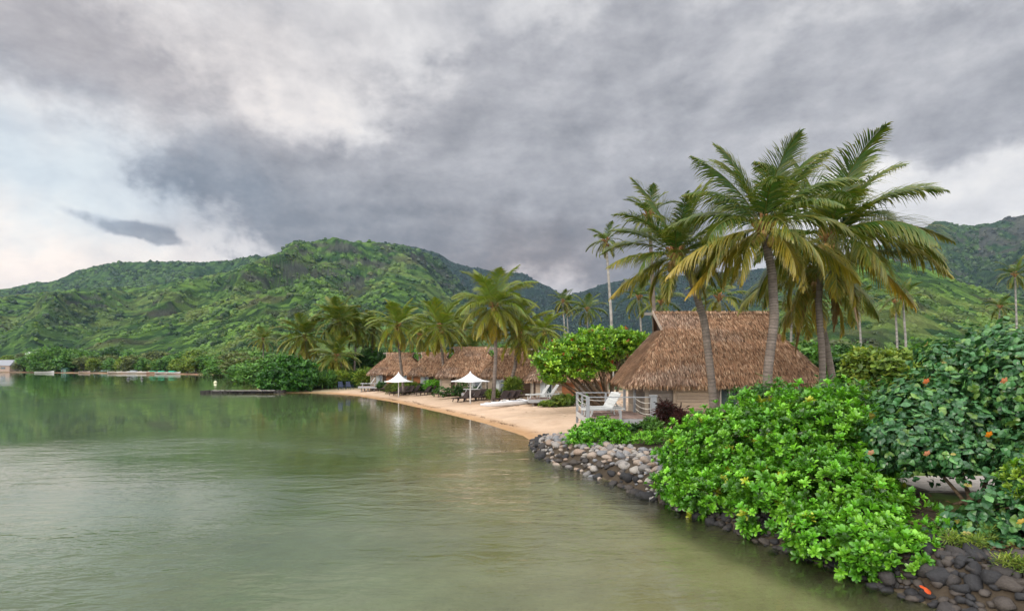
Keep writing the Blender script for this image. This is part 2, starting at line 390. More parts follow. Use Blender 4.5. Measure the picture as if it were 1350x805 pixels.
def build_water():
    rad = np.concatenate([[0.01, 1.5], np.geomspace(3, 9000, 260)])
    v, f = polar_sheet(rad, ANG[::3], lambda x, y: 0 * x)
    x, y = v[:, 0], v[:, 1]; dep = -ground_h(x, y); d = shore_sd(x, y)
    dist = np.hypot(x, y)
    murk = sstep(dep, 0.1, 4.2) ** 0.9
    murk = np.clip(murk + 0.25 * (fbm(x * .09, y * .09, 3, 77) - 0.5) * sstep(dep, .3, 1.2), 0, 1)
    murk = murk * (1 - .7 * (1 - sstep(-d, 2.5, 9.0)) * (y < 26))
    b = MB(); b.add(v, f4=f, col=np.stack([murk, dep * 0.1, sstep(dist, 9, 40)], -1))
    mm, g, out = material('lagoon_water'); p = g.node('ShaderNodeNewGeometry').outputs['Position']
    mk = g.sep(attr(g))[0]
    # ripples: wind chop drawn out across the view, a long swell and fine wavelets
    wl = g.noise(g.vm('MULTIPLY', p, (0.55, 1.25, 1)), 1.5, 3, 0.55, 0.6)
    w2 = g.noise(g.vm('MULTIPLY', p, (0.9, 1.6, 1)), 5.0, 3, 0.5, 0.3)
    w0 = g.noise(g.vm('MULTIPLY', p, (0.5, 1.0, 1)), 0.22, 2, 0.5, 0.5)
    patch = g.mr(g.noise(p, 0.045, 3, 0.5, 0.6), 0.40, 0.60, 0.12, 1.0)
    h = g.m('ADD', g.m('MULTIPLY', wl, 1.0), g.m('ADD', g.m('MULTIPLY', w2, 0.30), g.m('MULTIPLY', w0, 2.0)))
    h = g.m('MULTIPLY', h, g.m('MULTIPLY', patch, g.m('SUBTRACT', 1.0, g.m('MULTIPLY', g.sep(attr(g))[2], 0.90))))
    nrm = g.bump(h, 1.0, WATER_BUMP)
    fr = g.node('ShaderNodeFresnel'); fr.inputs[0].default_value = 1.52; g.put(fr.inputs['Normal'], nrm)
    gl = g.node('ShaderNodeBsdfGlossy'); gl.inputs['Roughness'].default_value = 0.02; gl.inputs[0].default_value = (1, 1, 1, 1); g.put(gl.inputs['Normal'], nrm)
    tr = g.node('ShaderNodeBsdfTransparent'); g.put(tr.inputs[0], g.mix(mk, (0.90, 0.97, 0.84), (0.25, 0.55, 0.28)))
    df = g.node('ShaderNodeBsdfDiffuse'); g.put(df.inputs[0], g.mix(mk, (0.19, 0.22, 0.11), (0.022, 0.088, 0.026)))
    body = g.node('ShaderNodeMixShader'); g.put(body.inputs[0], g.mr(mk, 0.0, 0.9, 0.05, 0.95, False)); g.nt.links.new(tr.outputs[0], body.inputs[1]); g.nt.links.new(df.outputs[0], body.inputs[2])
    mx = g.node('ShaderNodeMixShader'); g.put(mx.inputs[0], g.m('MULTIPLY', fr.outputs[0], 1.0, clamp=True))
    g.nt.links.new(body.outputs[0], mx.inputs[1]); g.nt.links.new(gl.outputs[0], mx.inputs[2]); g.nt.links.new(mx.outputs[0], out.inputs[0])
    o = b.build('water', mm, smooth=True); tag(o, 'calm green lagoon water with small ripples', None, None, 'structure')
WATER_BUMP = 0.09
build_ground(); build_water()

# ------------------------------------------------------------------ mountains (one height field)
LAYERS = [  # name, crest depth, foot depth, crest line as photo points, spur size, spur width, darkness
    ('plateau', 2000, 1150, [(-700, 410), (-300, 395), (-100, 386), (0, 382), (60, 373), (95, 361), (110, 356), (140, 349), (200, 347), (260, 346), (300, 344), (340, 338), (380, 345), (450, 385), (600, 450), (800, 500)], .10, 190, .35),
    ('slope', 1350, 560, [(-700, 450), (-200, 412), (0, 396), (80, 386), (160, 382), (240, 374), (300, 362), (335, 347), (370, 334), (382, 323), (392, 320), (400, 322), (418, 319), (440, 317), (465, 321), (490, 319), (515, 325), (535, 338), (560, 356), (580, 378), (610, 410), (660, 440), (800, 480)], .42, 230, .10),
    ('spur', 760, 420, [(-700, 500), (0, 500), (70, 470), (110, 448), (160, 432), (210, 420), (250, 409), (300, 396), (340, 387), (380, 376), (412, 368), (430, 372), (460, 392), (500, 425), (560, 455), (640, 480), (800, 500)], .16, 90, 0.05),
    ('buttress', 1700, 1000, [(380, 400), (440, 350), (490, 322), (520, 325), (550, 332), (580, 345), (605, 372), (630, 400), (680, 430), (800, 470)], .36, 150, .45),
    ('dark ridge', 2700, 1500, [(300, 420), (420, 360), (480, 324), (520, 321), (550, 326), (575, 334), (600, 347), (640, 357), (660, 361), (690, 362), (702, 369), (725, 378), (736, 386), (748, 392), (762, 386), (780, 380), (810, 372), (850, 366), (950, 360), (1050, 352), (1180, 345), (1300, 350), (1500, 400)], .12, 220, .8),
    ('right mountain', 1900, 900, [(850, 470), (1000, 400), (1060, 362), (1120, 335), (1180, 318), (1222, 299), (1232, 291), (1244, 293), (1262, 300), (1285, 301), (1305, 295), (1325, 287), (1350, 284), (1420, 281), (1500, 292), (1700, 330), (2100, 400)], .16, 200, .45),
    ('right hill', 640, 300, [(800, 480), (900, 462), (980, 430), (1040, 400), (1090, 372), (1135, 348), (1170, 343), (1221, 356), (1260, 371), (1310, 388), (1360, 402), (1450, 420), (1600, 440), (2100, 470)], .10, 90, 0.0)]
def build_mountains():
    pxs = np.linspace(-330, 1680, 1480); U = (pxs - 675) / F
    Yr = np.geomspace(290, 3600, 660)
    Y, UU = np.meshgrid(Yr, U, indexing='ij'); X = UU * Y; PX = np.broadcast_to(pxs, Y.shape)
    Z = np.full(Y.shape, 1.5); dark = np.zeros(Y.shape); lay = np.zeros(Y.shape)
    wob = (fbm(X / 260, Y / 260, 4, 5) - 0.5)
    for k, (nm, Yc, Yf, pts, amp, sw, dk) in enumerate(LAYERS):
        cp = np.interp(PX, [a for a, _ in pts], [b for _, b in pts])
        cz = CH + (HY - cp) / F * Yc
        a = (Yc - Y) / (Yc - Yf); a = a + 0.0
        front = np.clip(1 - a, 0, 1); back = np.clip(1 + a * 1.6, 0, 1)
        s = np.where(a > 0, front ** 1.25, back)
        # spurs and gullies running down the slope
        lx = (UU * Yc) / sw + wob * 1.3 + k * 3.3 + 1.3 * np.clip(a, 0, 1)
        r1 = 1 - np.abs(2 * vn(lx, Y / (sw * 5.0), 40 + k) - 1); r2 = 1 - np.abs(2 * vn(lx * 2.3, Y / (sw * 2.6), 50 + k) - 1)
        rel = 2.0 * (r1 ** 1.3 - 0.5) + 0.8 * (r2 - 0.5)
        env = np.clip(4 * front * (1 - front), 0, 1) * (a > 0)
        z = cz * (s + amp * rel * env * (0.35 + 0.65 * front))
        z = np.where(cz > 0, z, 0)
        z = np.where(a > 0.015, np.minimum(z, CH + (cz - CH) / Yc * Y * (1 - .06 * np.clip(a, 0, 1))), z)
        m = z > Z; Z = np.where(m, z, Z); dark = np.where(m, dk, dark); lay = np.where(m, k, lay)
    base = sstep(Z, 1.5, 20)
    # canopy: rounded tree crowns at two sizes
    w1, id1 = worley(X / 11, (Y * .38 + Z) / 9, 3); w2, id2 = worley(X / 27, (Y * .38 + Z) / 19, 4)
    rough = fbm(X / 70, Y / 70, 4, 9)
    bumps = (1 - np.clip(w1, 0, 1)) * 4.5 + (1 - np.clip(w2, 0, 1)) * 3.0 * sstep(rough, .4, .6)
    amp = np.clip(Y / 1000, 0.55, 1.7)
    Zc = Z + base * (bumps * amp * 0.75 + (rough - 0.5) * 9 * amp)
    gy = np.gradient(Z, axis=0) / np.gradient(Y, axis=0)
    steep = sstep(gy, 0.55, 1.1)
    VV = Y * .38 + Z; big = fbm(X / 190, VV / 110, 4, 15); mid = fbm(X / 55, VV / 36, 4, 17)
    def mixc(a, b, t): return a * (1 - t[..., None]) + b * t[..., None]
    c = mixc(np.array([0.030, 0.078, 0.020]), np.array([0.110, 0.200, 0.034]), sstep(mid * .45 + id1 * .32 + id2 * .23, 0.30, 0.74))
    c = mixc(c, np.array([0.15, 0.20, 0.050]), sstep(big, .52, .66) * 0.75 * sstep(id2, .1, .9) * (dark < .3))
    c = mixc(c, np.array([0.11, 0.085, 0.05]), sstep(fbm(X / 80, VV / 50, 3, 19), .64, .76) * .5 * (dark < .3))
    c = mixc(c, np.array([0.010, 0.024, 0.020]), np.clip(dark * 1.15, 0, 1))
    rock = steep * sstep(fbm(X / 30, Z / 9, 3, 23), .45, .6) * (lay != 6)
    rock = np.maximum(rock, sstep(mid, .40, .55) * ((lay == 5) & (PX > 1290) & (Z > 330)) )
    c = mixc(c, np.array([0.075, 0.068, 0.066]), rock * .8)
    c *= (0.60 + 0.75 * id1)[..., None]
    nr, nc = Y.shape; i = np.arange(nr - 1)[:, None] * nc; j = np.arange(nc - 1)[None]
    f = np.stack([i + j, i + j + 1, i + nc + j + 1, i + nc + j], -1).reshape(-1, 4)
    keep = (Z.ravel()[f] > 1.6).any(1)
    # rounded tree crowns standing out of the canopy, thickest on the nearer slopes
    r2 = np.random.default_rng(3); V3 = np.stack([X, Y, Zc], -1)
    a1 = V3[1:, :-1] - V3[:-1, :-1]; a2 = V3[:-1, 1:] - V3[:-1, :-1]; nrm = np.cross(a2, a1); view = V3[:-1, :-1] - np.array([0, 0, CH]); dist = np.linalg.norm(view, axis=-1)
    pa = np.clip(-(nrm * view).sum(-1), 0, None) / dist ** 2.4 * (Zc[:-1, :-1] > 3) * (1 - .8 * rock[:-1, :-1]) * (.12 + sstep(mid[:-1, :-1], .42, .56)) * (1 - .75 * (lay[:-1, :-1] == 1) * sstep(Z[:-1, :-1], 60, 150))
    ids = r2.choice(pa.size, 38000, p=(pa / pa.sum()).ravel()); iy, ix = np.unravel_index(ids, pa.shape); P = V3[iy, ix]; N = len(P)
    th = np.arange(6) / 6 * 2 * math.pi
    tv = np.array([(0, 0, 1.0)] + [(.72 * math.cos(t), .72 * math.sin(t), .66) for t in th] + [(math.cos(t + .5), math.sin(t + .5), .0) for t in th] + [(.7 * math.cos(t), .7 * math.sin(t), -.5) for t in th])
    t3 = [(0, 1 + k, 1 + (k + 1) % 6) for k in range(6)]; t4 = [(1 + k, 7 + k, 7 + (k + 1) % 6, 1 + (k + 1) % 6) for k in range(6)] + [(7 + k, 13 + k, 13 + (k + 1) % 6, 7 + (k + 1) % 6) for k in range(6)]
    loc = tv[None] * (1 + .22 * r2.normal(size=(N, len(tv), 1)).clip(-1.6, 1.6)); rad = (1.3 + 2.6 * r2.random(N) ** 1.8) * np.clip(P[:, 1] / 800, .65, 1.9)
    loc = loc * rad[:, None, None] * np.array([1, 1, .95]); cv = P[:, None] + loc + np.array([0, 0, .25]) * rad[:, None, None]
    cc = c[iy, ix] * (.78 + .5 * r2.random((N, 1))) * np.array([1, 1, .9]); cc = np.clip(cc + (r2.random((N, 1)) > .93) * (dark[iy, ix] < .3)[:, None] * np.array([.05, .055, .0]), .004, .3)
    k_ = len(tv); off = (np.arange(N) * k_)[:, None, None]
    fb = MB(); fb.add(cv.reshape(-1, 3), f3=(np.array(t3)[None] + off).reshape(-1, 3), f4=(np.array(t4)[None] + off).reshape(-1, 4), col=np.repeat(cc, k_, 0))
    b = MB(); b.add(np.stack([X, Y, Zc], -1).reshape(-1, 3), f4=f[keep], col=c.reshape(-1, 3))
    mm, g, out = material('forested_slope'); p = g.node('ShaderNodeNewGeometry').outputs['Position']
    n = g.noise(p, 0.35, 5, 0.7); n2 = g.noise(p, 0.03, 4, 0.6)
    cc = g.mix(g.mr(n, 0.35, 0.65, 0.6, 0.0), attr(g), g.mix(1.0, attr(g), (0.45, 0.5, 0.42), 'MULTIPLY'))
    cc = g.mix(g.mr(n2, 0.5, 0.7, 0.0, 0.5), cc, g.mix(1.0, cc, (1.35, 1.2, 1.0), 'MULTIPLY'))
    principled(g, out, cc, 0.9, 0.08, g.bump(n, 1.0, 6.0))
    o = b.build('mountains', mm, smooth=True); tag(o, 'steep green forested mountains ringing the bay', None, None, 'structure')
    tag(fb.build('hillside_forest', M_leaf), 'countless rounded tree crowns covering the mountain slopes', None, None, 'stuff')
# ------------------------------------------------------------------ vegetation builders
rg = np.random.default_rng(7)
def unit(n):
    v = rg.normal(size=(n, 3)); return v / np.linalg.norm(v, axis=1)[:, None]
def leaf_template(w=0.36, widest=0.62, droop=0.18, fold=0.10):
    """a blade 1 long along x: mid rib with a folded half on each side"""
    v = [(0, 0, 0), (widest * .55, 0, -.0), (widest, 0, -droop * .35), (1, 0, -droop),
         (widest * .55, w * .33, fold), (widest, w * .5, fold * 1.1 - droop * .35), (widest * .55, -w * .33, fold), (widest, -w * .5, fold * 1.1 - droop * .35),
         (.93, w * .3, -droop * .7), (.93, -w * .3, -droop * .7)]
    return np.array(v, float), [(0, 1, 4), (0, 6, 1), (2, 3, 8), (2, 9, 3), (2, 8, 5), (2, 7, 9)], [(1, 2, 5, 4), (1, 6, 7, 2)]
def heart_template():
    """broad heart blade hanging from its notch"""
    pts = [(0, 0, 0), (-.16, .20, -.02), (-.05, .46, -.06), (.30, .52, -.08), (.68, .30, -.12), (1.0, 0, -.22)]
    v = list(pts) + [(x, -y, z) for x, y, z in pts[1:5]] + [(.35, 0, .06)]
    f = [(0, 10, 1), (1, 10, 2), (2, 10, 3), (3, 10, 4), (4, 10, 5), (5, 10, 9), (9, 10, 8), (8, 10, 7), (7, 10, 6), (6, 10, 0)]
    return np.array(v, float), f, []
def lobes_points(lobes, n, shell=0.75, zmin=None):
    """points spread through the outer volume of a union of ellipsoids, with outward normals"""
    L = np.array(lobes, float); area = (L[:, 3] * L[:, 4] + L[:, 4] * L[:, 5] + L[:, 3] * L[:, 5])
    k = rg.choice(len(L), n * 2, p=area / area.sum()); d = unit(n * 2)
    rr = (shell + (1 - shell) * rg.random(n * 2)) * (1 + 0.12 * rg.normal(size=n * 2).clip(-1.5, 1.5))
    # slow radial waves break the outline into clumps
    wave = 1 + 0.14 * np.sin(d[:, 0] * 7 + k * 2.1) * np.sin(d[:, 1] * 6 + k) + 0.10 * np.sin(d[:, 2] * 9 + d[:, 0] * 5 + k)
    p = L[k, :3] + d * L[k, 3:6] * (rr * wave)[:, None]
    inside = np.zeros(len(p), bool)
    for j in range(len(L)):
        q = (p - L[j, :3]) / L[j, 3:6]; inside |= ((q ** 2).sum(1) < (shell * .8) ** 2) & (k != j)
    ok = ~inside
    if zmin is not None: ok &= p[:, 2] > zmin
    p = p[ok][:n]; d = (d / L[k, 3:6])[ok][:n]; d /= np.linalg.norm(d, axis=1)[:, None]
    return p, d
def pal(n, cols, wts, jit=0.18):
    c = np.array(cols)[rg.choice(len(cols), n, p=np.array(wts) / sum(wts))]
    return (c * (1 + jit * rg.normal(size=(n, 1)).clip(-2, 2))).clip(0.003, 1)

def leafy(lobes, n, size, cols, wts, tmpl, rosette=1, spread=0.9, up=0.6, shell=.75, hang=0.0, zmin=None):
    """n sprigs of `rosette` leaves each on the lobes; returns a mesh builder"""
    tv, t3, t4 = tmpl; p, d = lobes_points(lobes, n, shell, zmin); n = len(p)
    ax = d * (1 - up) + np.array([0, 0, up]) + 0.28 * rg.normal(size=(n, 3)); ax /= np.linalg.norm(ax, axis=1)[:, None]
    base = pal(n, cols, wts); b = MB(); szv = .6 + .7 * rg.random(n)
    ref = unit(n); A = np.cross(ax, ref); A /= np.linalg.norm(A, axis=1)[:, None]; Bv = np.cross(ax, A)
    for k in range(rosette):
        th = 2 * math.pi * (k / rosette) * 1.0 + rg.random(n) * .9; tilt = spread * (0.55 + 0.6 * rg.random(n))
        if rosette > 5 and k % 3 == 0: tilt = tilt * 0.45
        f = np.cos(tilt)[:, None] * ax + np.sin(tilt)[:, None] * (np.cos(th)[:, None] * A + np.sin(th)[:, None] * Bv)
        f[:, 2] -= hang; 
        R = frames(f, ax if rosette > 1 else d + 0.3 * unit(n)); s = size * szv * (0.75 + 0.4 * rg.random(n))
        b.inst(tv, t3, t4, R, s, p + f * (0.02 * size), base * (0.85 + 0.3 * rg.random((n, 1))))
    return b

def branch_mesh(roots, lobes, r0, col, k=2, sub=5):
    """trunk(s) and limbs running from the roots out into the lobes"""
    b = MB()
    for i, L in enumerate(lobes):
        rt = np.array(roots[i % len(roots)]); c = np.array(L[:3])
        m = (rt + c) / 2 + rg.normal(size=3) * 0.08 * np.linalg.norm(c - rt)
        t = np.linspace(0, 1, 8)[:, None]; pts = (1 - t) ** 2 * rt + 2 * t * (1 - t) * m + t ** 2 * c
        b.tube(pts, np.linspace(r0, r0 * .35, 8), 7, col)
        for q in range(sub):
            e = c + unit(1)[0] * np.array(L[3:6]) * .75; s = pts[rg.integers(4, 8)]
            mm = (s + e) / 2 + rg.normal(size=3) * .05
            tt = np.linspace(0, 1, 5)[:, None]
            b.tube((1 - tt) ** 2 * s + 2 * tt * (1 - tt) * mm + tt ** 2 * e, np.linspace(r0 * .3, r0 * .08, 5), 5, col, cap=False)
    return b

T_small = leaf_template(0.55, 0.6, 0.1, 0.06); T_nau = leaf_template(0.40, 0.74, 0.16, 0.05); T_heart = heart_template()
T_strap = leaf_template(0.13, 0.45, 0.5, 0.02); T_long = leaf_template(0.30, 0.5, 0.22, 0.06)

def rand_lobes(w, d, h, n, z0=0.25):
    L = []
    for i in range(n):
        a = rg.random() * 6.28; r = math.sqrt(rg.random()) * .62
        zz = h * (z0 + (0.78 - z0) * rg.random()) * (1 - 0.35 * r)
        L.append((math.cos(a) * w * r, math.sin(a) * d * r, zz, w * (.34 + .2 * rg.random()), d * (.34 + .2 * rg.random()), h * (.15 + .12 * rg.random())))
    return L

G_DARK = [(0.020, 0.055, 0.012), (0.035, 0.095, 0.018), (0.055, 0.14, 0.022)]
G_MID = [(0.035, 0.085, 0.018), (0.06, 0.15, 0.025), (0.10, 0.20, 0.035)]
G_YEL = [(0.07, 0.12, 0.02), (0.13, 0.20, 0.03), (0.20, 0.25, 0.04)]
G_OLIVE = [(0.055, 0.075, 0.025), (0.09, 0.12, 0.035), (0.13, 0.15, 0.05)]
G_BRIGHT = [(0.062, 0.20, 0.012), (0.11, 0.32, 0.018), (0.18, 0.42, 0.03)]
G_MID, G_YEL, G_OLIVE = [[tuple(1.25 * v for v in c) for c in G] for G in (G_MID, G_YEL, G_OLIVE)]

# unit trees (height 1): crown and trunk, shared by the woods
TREE_KINDS = []
def make_kind(cols, wts, w, n, size, nl, z0, leaf=T_small, sub=3):
    lobes = rand_lobes(w, w, 1.0, nl, z0)
    cm = leafy(lobes, n, size, cols, wts, leaf, rosette=3, spread=1.1, shell=.55).mesh('crown', M_leaf)
    tm = branch_mesh([(0, 0, -0.02), (0.02, 0.01, -0.02)], lobes[:5], 0.022, (0.12, 0.10, 0.08), sub=sub).mesh('trunk', M_bark, True)
    TREE_KINDS.append((cm, tm))
for a in [(G_DARK, (3, 4, 2), .50, 1500, .075, 11, .25), (G_MID, (3, 4, 2), .55, 1500, .075, 12, .22), (G_YEL, (3, 3, 2), .50, 1300, .08, 10, .3),
          (G_OLIVE, (3, 3, 2), .55, 1300, .07, 12, .25), (G_MID, (2, 4, 4), .75, 1700, .07, 14, .2), (G_DARK, (2, 4, 4), .8, 2400, .06, 16, .18)]: make_kind(*a)
def tree(name, px, Y, ytop, kind, label, group, wf=1.0, cat='tree'):
    b = on(px, 0, Y); h = at(px, ytop, Y).z - b.z
    e = empty(name, b, label, cat, group, rg.random() * 6.28)
    e.scale = (h * wf, h * wf, h)
    for me, nm in zip(TREE_KINDS[kind], ('crown', 'trunk')):
        o = bpy.data.objects.new(nm, me); COL.objects.link(o); o.parent = e
    return e

# ------------------------------------------------------------------ palms
def frond_builder(L, az, el, droop, nleaf=56, leaflet=0.85, wid=0.045, green=(0.045, 0.11, 0.018), tipc=(0.085, 0.15, 0.02), yellow=0.0, ragged=0.0, twist=0.0, hang=0.5, seg=3, brown=0.0):
    """one feather-shaped palm leaf: arched midrib and two rows of hanging leaflets"""
    n = 22; t = np.linspace(0, 1, n)
    ang = el - droop * t ** 1.35 * 1.0
    dr = np.array([math.cos(az), math.sin(az)]); ds = L / (n - 1)
    x = np.concatenate([[0], np.cumsum(np.cos(ang[:-1]) * ds)]); z = np.concatenate([[0], np.cumsum(np.sin(ang[:-1]) * ds)])
    side_b = 0.05 * L * rg.normal() * t ** 2
    P = np.stack([dr[0] * x - dr[1] * side_b, dr[1] * x + dr[0] * side_b, z], -1)
    yel = np.array([0.50, 0.33, 0.03]); brn = np.array([0.24, 0.13, 0.06])
    rachis = np.array([0.16, 0.17, 0.04]) * (1 - yellow * .6) + yellow * .6 * yel; rachis = rachis * (1 - brown) + brn * brown
    b = MB(); b.tube(P, np.linspace(0.030, 0.008, n) * (L / 4.5), 5, rachis, cap=False)
    tl = np.linspace(0.16, 0.995, nleaf); idx = tl * (n - 1)
    base = np.stack([np.interp(idx, np.arange(n), P[:, k]) for k in range(3)], -1)
    T = np.gradient(P, axis=0); T /= np.linalg.norm(T, axis=1)[:, None]
    Tt = np.stack([np.interp(idx, np.arange(n), T[:, k]) for k in range(3)], -1)
    side = np.cross(Tt, np.array([0, 0, 1.0])); side[np.linalg.norm(side, axis=1) < 0.15] = (-dr[1], dr[0], 0); side /= np.linalg.norm(side, axis=1)[:, None]
    if abs((side @ np.array([-dr[1], dr[0], 0])).sum()) > 0: side *= np.sign((side @ np.array([-dr[1], dr[0], 0])))[:, None] + 1e-9
    upv = np.cross(side, Tt); upv *= np.sign(upv[:, 2:3] + 1e-6)
    ll = leaflet * (np.sin(np.clip(tl * 1.05, 0, 1) * math.pi * .86 + .35) ** .7).clip(.18, 1) * (L / 4.5)
    for sgn in (-1, 1):
        m = rg.random(nleaf) > ragged
        k = m.sum(); 
        if k == 0: continue
        s_ = side[m] * math.cos(twist) * sgn + upv[m] * math.sin(twist)
        fw = 0.70 + 0.95 * tl[m][:, None] ** 1.5
        d0 = s_ + fw * Tt[m] + 0.22 * upv[m] + 0.10 * rg.normal(size=(k, 3)); d0 /= np.linalg.norm(d0, axis=1)[:, None]
        q = base[m].copy(); pts = [q.copy()]; l = ll[m] * (0.85 + .25 * rg.random(k)); hg = hang * (0.6 + .8 * rg.random(k))
        dcur = d0.copy()
        for s in range(seg):
            dcur = dcur + np.array([0, 0, -1.0]) * (hg * (0.35 + .55 * s))[:, None] * .75; dcur /= np.linalg.norm(dcur, axis=1)[:, None]
            q = q + dcur * (l / seg)[:, None]; pts.append(q.copy())
        pts = np.stack(pts, 1)                                     # k, seg+1, 3
        wv = np.cross(dcur, s_ + 0.4 * Tt[m]); wv = Tt[m] * 0.8 + 0.5 * upv[m] * 1.0; wv -= (wv * d0).sum(1)[:, None] * d0; wv /= np.linalg.norm(wv, axis=1)[:, None]
        ws = np.array([0.55, 1.0, 0.8, 0.1, .05])[:seg + 1] if seg == 3 else np.array([0.6, 1.0, 0.12])
        ws = ws * wid * (L / 4.5)
        Lf = pts + wv[:, None] * ws[None, :, None]; Rt = pts - wv[:, None] * ws[None, :, None]
        V = np.stack([Lf, Rt], 2).reshape(k, -1, 3); m2 = 2 * (seg + 1)
        f = np.array([(2 * s, 2 * s + 1, 2 * s + 3, 2 * s + 2) for s in range(seg)])
        f = (f[None] + (np.arange(k) * m2)[:, None, None]).reshape(-1, 4)
        g0 = np.array(green) * (0.8 + 0.4 * rg.random((k, 1))); y = np.clip(yellow * (0.45 + 1.0 * tl[m][:, None]) + .12 * rg.normal(size=(k, 1)), 0, 1)
        c0 = g0 * (1 - y) + yel * y; c0 = c0 * (1 - brown) + brn * brown * (0.7 + .6 * rg.random((k, 1)))
        tp = np.clip(y + 0.35 * rg.random((k, 1)), 0, 1); c1 = np.array(tipc) * (1 - tp) + yel * tp * .9; c1 = c1 * (1 - brown) + brn * brown
        mixw = np.linspace(0, 1, seg + 1)[None, :, None] ** 1.5
        C = c0[:, None] * (1 - mixw) + c1[:, None] * mixw
        b.add(V.reshape(-1, 3), f4=f, col=np.repeat(C, 2, 1).reshape(-1, 3))
    return b

def palm_trunk(pts, r0, r1, rings=60, col=(0.23, 0.19, 0.16)):
    pts = np.array(pts, float); n = len(pts); m = rings * 2
    tt = np.linspace(0, n - 1, m)
    # smooth the hand-placed knots
    sm = np.stack([np.interp(tt, np.arange(n), pts[:, k]) for k in range(3)], -1)
    for _ in range(m // 5): sm[1:-1] = (sm[:-2] + sm[1:-1] * 2 + sm[2:]) / 4
    u = np.linspace(0, 1, m); r = (r0 * 1.35 - r0 * .35) * 0 + r1 + (r0 - r1) * (1 - u) ** 0.8 + 0.5 * r0 * np.exp(-u * 28)
    r = r * (1 + 0.05 * np.where(np.arange(m) % 2, 1, -1))
    c = np.array(col) * (0.75 + 0.4 * rg.random((m, 1))); c[1::2] *= .7
    c = c * (1 - 0.0 * u[:, None])
    b = MB(); b.tube(sm, r, 12, c); return b

def palm(name, label, group, base, crown, L=4.6, nf=24, knots=None, r0=.17, r1=.11, seed=0, yellow=0.5, detail=2, dead=0, nuts=True, fronds=None, trunkcol=(0.23, 0.19, 0.16), up=1.35, low=-0.9, wid=.026, green=(.036, .105, .016)):
    global rg
    rg = np.random.default_rng(1000 + seed)
    e = empty(name, base, label, 'palm tree', group)
    B0 = np.array(base); C0 = np.array(crown) - B0
    kn = [np.zeros(3) + (0, 0, -.1)] + [np.array(k) - B0 for k in (knots or [])] + [C0]
    if not knots: kn.insert(1, C0 * .5 + np.array([rg.normal() * .15, 0, 0]))
    palm_trunk(kn, r0, r1, 70 if detail > 1 else 24, trunkcol).build('trunk', M_bark, e, True)
    nl, sg = ((84, 3), (40, 2))[detail < 2]
    specs = []
    for k in range(nf):
        u = k / (nf - 1); az = k * 2.39996 + rg.normal() * .15
        el = up + (low - up) * u ** 0.95 + .10 * rg.normal()
        specs.append((az, el, 0.70 + .80 * math.cos(el) * (0.6 + .4 * rg.random()) , L * (0.72 + .28 * math.sin(math.pi * min(1, .3 + .7 * u))) * (0.92 + .16 * rg.random()), max(0, (u - .45)) * 1.6 * yellow))
    if fronds: specs += fronds
    for az, el, dr_, l, y in specs:
        b = frond_builder(l, az, el, dr_, nl if detail > 1 else 36, 1.36 if detail > 1 else 1.25, wid if detail > 1 else wid * 2.2, green=green, yellow=min(1, y), ragged=.05 + .10 * rg.random(),
                          twist=rg.normal() * .25, hang=(.45 + .6 * rg.random()) * (1.0 - .55 * max(0, math.sin(el))), seg=sg)
        b.build('frond', M_frond, e, loc=C0)
    for k in range(dead):
        o = frond_builder(L * .85, rg.random() * 6.28, -1.15, .35, nl, .7, .03, yellow=.3, hang=1.2, seg=sg, brown=.85, ragged=.15).build('frond', M_frond, e, loc=C0)
        o['label'] = 'dead brown frond hanging down along the trunk'
    if nuts:
        cb = MB()
        for k in range(9 if detail > 1 else 6):
            a = rg.random() * 6.28; cc = C0 + np.array([math.cos(a) * .26, math.sin(a) * .26, -.28 - .28 * rg.random()])
            th = np.linspace(0, math.pi, 7); cb.lathe(np.stack([.12 * np.sin(th), -.15 * np.cos(th)], -1), cc, 8, np.array([.30, .17, .05]) * (.6 + .6 * rg.random()))
        cb.build('coconuts', M_paint, e, True)
    sh = MB()
    for k in range(16):                                            # frond bases and fibre round the growing tip
        a = rg.random() * 6.28; el = .3 + rg.random() * 1.0; d = np.array([math.cos(a) * math.cos(el), math.sin(a) * math.cos(el), math.sin(el)])
        sh.tube([C0 - (0, 0, .35) + d * .02, C0 + d * .25 - (0, 0, .1), C0 + d * .55], [.10, .07, .035], 6, np.array([.30, .16, .07]) * (.5 + .7 * rg.random()))
    sh.build('crown_fibre', M_bark, e, True)
    return e
